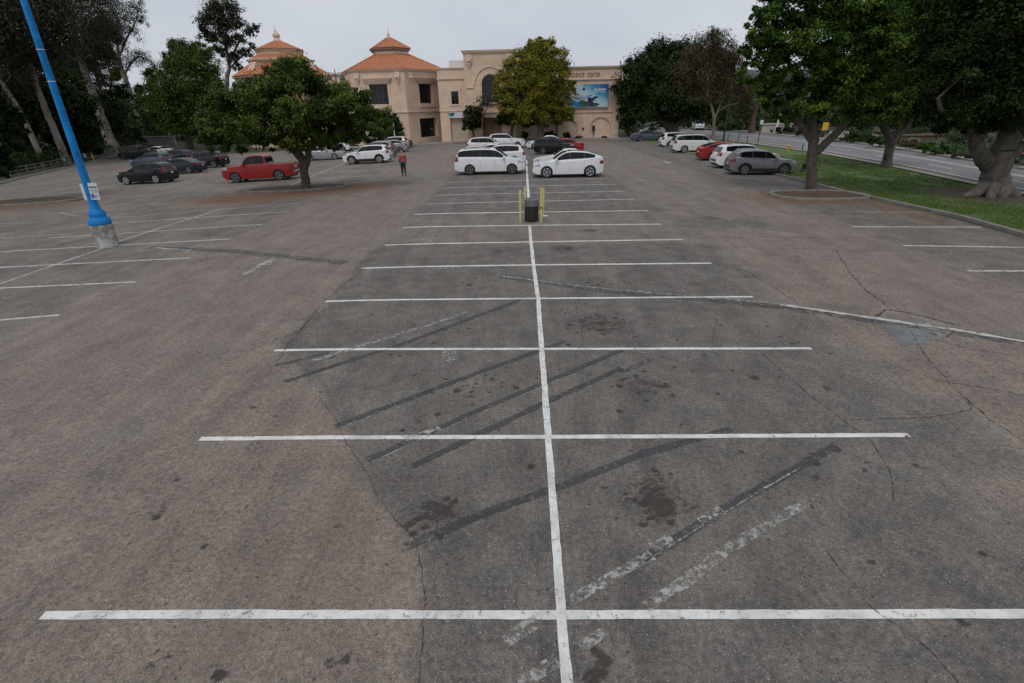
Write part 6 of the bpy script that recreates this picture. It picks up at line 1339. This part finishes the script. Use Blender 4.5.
# ------------------------------------------------------------------ the walking person
def skin_mesh(name, verts, edges, radii, mat, parent, root=0, sub=2):
    me_ = bpy.data.meshes.new(name); me_.from_pydata(verts, edges, []); o_ = link(name, me_, parent); m_ = o_.modifiers.new('skin', 'SKIN'); me_.skin_vertices or None
    if not me_.skin_vertices:
        bm_ = bmesh.new(); bm_.from_mesh(me_); bm_.verts.layers.skin.verify(); bm_.to_mesh(me_); bm_.free()
    for i, r in enumerate(radii): sv = me_.skin_vertices[0].data[i]; sv.radius = (r, r) if not hasattr(r, '__len__') else r; sv.use_root = (i == root)
    m_.use_smooth_shade = True; s_ = o_.modifiers.new('sub', 'SUBSURF'); s_.levels = sub; s_.render_levels = sub
    bpy.context.view_layer.update(); ev = bpy.data.meshes.new_from_object(o_.evaluated_get(bpy.context.evaluated_depsgraph_get())); bpy.data.objects.remove(o_); ev.materials.clear(); ev.materials.append(mat); ev.name = name
    ev.polygons.foreach_set('use_smooth', [True]*len(ev.polygons)); return link(name, ev, parent)
pp = spot(404.3, 175.8); S = (at(404, 150.5, pp.y).z-pp.z)/1.74
man = empty('person', pp, 'person in a red shirt and dark jeans walking away across the aisle', 'person', rz=R(24)); man.scale = (S, S, S)
# facing +y (away); joints in metres
B = {}; vs, es, rs = [], [], []
def jt(n, p, r, par=None):
    B[n] = len(vs); vs.append(p); rs.append(r)
    if par: es.append((B[par], B[n]))
jt('pelvis', (0, 0, .95), (.13, .105)); jt('waist', (0, .01, 1.07), (.125, .1), 'pelvis'); jt('chest', (0, .02, 1.28), (.155, .115), 'waist'); jt('upper', (0, .02, 1.4), (.12, .09), 'chest'); jt('neck', (0, .03, 1.49), .055, 'upper'); jt('skull', (0, .05, 1.585), (.075, .085), 'neck'); jt('crown_of_head', (0, .04, 1.68), (.07, .078), 'skull'); jt('nose', (0, .135, 1.59), .016, 'skull')
for s_, n in ((-1, 'l'), (1, 'r')): jt('ear'+n, (s_*.083, .04, 1.6), .014, 'skull')
for s_, n, hx in ((-1, 'l', (.05, -.02)), (1, 'r', (-.1, .03))):
    jt('sh'+n, (s_*.18, .02, 1.40), .07, 'upper'); jt('el'+n, (s_*.235, -.02+hx[1], 1.15), .05, 'sh'+n); jt('wr'+n, (s_*.25, .06+hx[0]*.8, .92), .034, 'el'+n); jt('pa'+n, (s_*.255, .085+hx[0]*.8, .845), (.032, .02), 'wr'+n)
    for f in range(4): jt(f'f{f}{n}', (s_*(.26-.004*f), .112-.016*f+hx[0]*.8, .775-.008*(1-abs(f-1.3))), .0095, 'pa'+n); jt(f'g{f}{n}', (s_*.248, .122-.016*f+hx[0]*.8, .74-.01*(1-abs(f-1.3))), .008, f'f{f}{n}')
    jt('th'+n, (s_*.242, .125+hx[0]*.8, .83), .011, 'pa'+n); jt('tt'+n, (s_*.235, .14+hx[0]*.8, .79), .009, 'th'+n)
for s_, n, ky, fy in ((-1, 'l', .14, .2), (1, 'r', -.03, -.24)):
    jt('hip'+n, (s_*.09, 0, .9), .092, 'pelvis'); jt('kn'+n, (s_*.085, ky, .5), .058, 'hip'+n); zf = .09 if fy > 0 else .14; jt('an'+n, (s_*.065, fy, zf), .042, 'kn'+n); jt('toe'+n, (s_*.075, fy+.16, .045 if fy > 0 else .04), .035, 'an'+n)
skin_mesh('body', vs, es, rs, varied('skin', (.36, .2, .14), .1, 8, .6), man)
pick = lambda names: ([vs[B[n]] for n in names], {n: i for i, n in enumerate(names)})
nm = ['waist', 'pelvis', 'chest', 'upper', 'shl', 'ell', 'wrl', 'shr', 'elr', 'wrr']; v_, ix = pick(nm)
v_[1] = (0, 0, .9); E_ = [(ix[a], ix[b]) for a, b in (('pelvis', 'waist'), ('waist', 'chest'), ('chest', 'upper'), ('upper', 'shl'), ('shl', 'ell'), ('ell', 'wrl'), ('upper', 'shr'), ('shr', 'elr'), ('elr', 'wrr'))]
v_ = [tuple(a) for a in v_]; v_[ix['wrl']] = tuple(Vector(vs[B['ell']]).lerp(Vector(vs[B['wrl']]), .8)); v_[ix['wrr']] = tuple(Vector(vs[B['elr']]).lerp(Vector(vs[B['wrr']]), .8))
skin_mesh('shirt', v_, E_, [(.17, .14), (.175, .14), (.2, .15), (.15, .115), .09, .072, .056, .09, .072, .056], varied('red_shirt', (.36, .085, .09), .25, 10, .85), man)
nm = ['pelvis', 'hipl', 'knl', 'anl', 'hipr', 'knr', 'anr']; v_, ix = pick(nm); E_ = [(0, 1), (1, 2), (2, 3), (0, 4), (4, 5), (5, 6)]
skin_mesh('jeans', v_, E_, [(.16, .135), .12, .088, .07, .12, .088, .07], varied('dark_denim', (.018, .028, .05), .25, 14, .9), man)
for n, fy in (('l', .2), ('r', -.24)): a, b = vs[B['an'+n]], vs[B['toe'+n]]; skin_mesh('shoe', [(a[0], a[1]-.05, max(.045, a[2]-.05)), (a[0], a[1]+.02, max(.05, a[2]-.03)), (b[0], b[1]+.03, .04)], [(0, 1), (1, 2)], [.045, .05, .036], varied('dark_shoe', (.015, .015, .016), .2, 9, .6), man)
skin_mesh('hair', [(0, .0, 1.6), (0, .005, 1.66), (0, .05, 1.71)], [(0, 1), (1, 2)], [(.075, .06), (.083, .075), (.06, .065)], varied('grey_hair', (.4, .36, .33), .3, 20, .8), man)

# ------------------------------------------------------------------ daylight: an overcast sky and a weak broad sun
w = bpy.data.worlds.new('World'); SC.world = w; w.use_nodes = True; nt = w.node_tree; bg = nt.nodes['Background']
SUN_EL, SUN_AZ = R(58), R(200)
sky = nt.nodes.new('ShaderNodeTexSky'); sky.sky_type = 'NISHITA'; sky.sun_disc = False; sky.sun_elevation = SUN_EL; sky.sun_rotation = SUN_AZ; sky.dust_density = 4
tc = nt.nodes.new('ShaderNodeTexCoord'); mp = nt.nodes.new('ShaderNodeMapping'); mp.inputs['Scale'].default_value = (1, 1, 2.6); nt.links.new(tc.outputs['Generated'], mp.inputs['Vector'])
nz = nt.nodes.new('ShaderNodeTexNoise'); nz.inputs['Scale'].default_value = 2.2; nz.inputs['Detail'].default_value = 5; nt.links.new(mp.outputs[0], nz.inputs['Vector'])
rp = nt.nodes.new('ShaderNodeValToRGB'); rp.color_ramp.elements[0].position = .3; rp.color_ramp.elements[1].position = .72; rp.color_ramp.elements[0].color = (5.4, 5.75, 6.45, 1); rp.color_ramp.elements[1].color = (6.6, 6.95, 7.5, 1); nt.links.new(nz.outputs['Fac'], rp.inputs['Fac'])
mx = nt.nodes.new('ShaderNodeMix'); mx.data_type = 'RGBA'; mx.inputs[0].default_value = .93; nt.links.new(sky.outputs[0], mx.inputs[6]); nt.links.new(rp.outputs[0], mx.inputs[7]); nt.links.new(mx.outputs[2], bg.inputs['Color']); bg.inputs['Strength'].default_value = .1
sl = bpy.data.lights.new('sun', 'SUN'); sl.energy = 1.2; sl.angle = R(25); sl.color = (1, .97, .92); so = bpy.data.objects.new('sun', sl); COL.objects.link(so)
d_ = Vector((math.sin(SUN_AZ)*math.cos(SUN_EL), math.cos(SUN_AZ)*math.cos(SUN_EL), math.sin(SUN_EL))); so.rotation_euler = d_.to_track_quat('Z', 'Y').to_euler()

cd = bpy.data.cameras.new('camera'); cam = bpy.data.objects.new('camera', cd); COL.objects.link(cam); cd.sensor_width = 36; cd.lens = F_PX/1024*36; cd.clip_end = 6000; cd.clip_start = .05
cam.matrix_world = Matrix(((CR[0], CU[0], -CF[0], CAM[0]), (CR[1], CU[1], -CF[1], CAM[1]), (CR[2], CU[2], -CF[2], CAM[2]), (0, 0, 0, 1))); SC.camera = cam
SC.render.resolution_x, SC.render.resolution_y = 1024, 683
SC.view_settings.view_transform = 'Standard'; SC.view_settings.look = 'None'; SC.view_settings.exposure = 0.; SC.view_settings.gamma = 1.
SC.cycles.max_bounces = 6; SC.cycles.transparent_max_bounces = 12
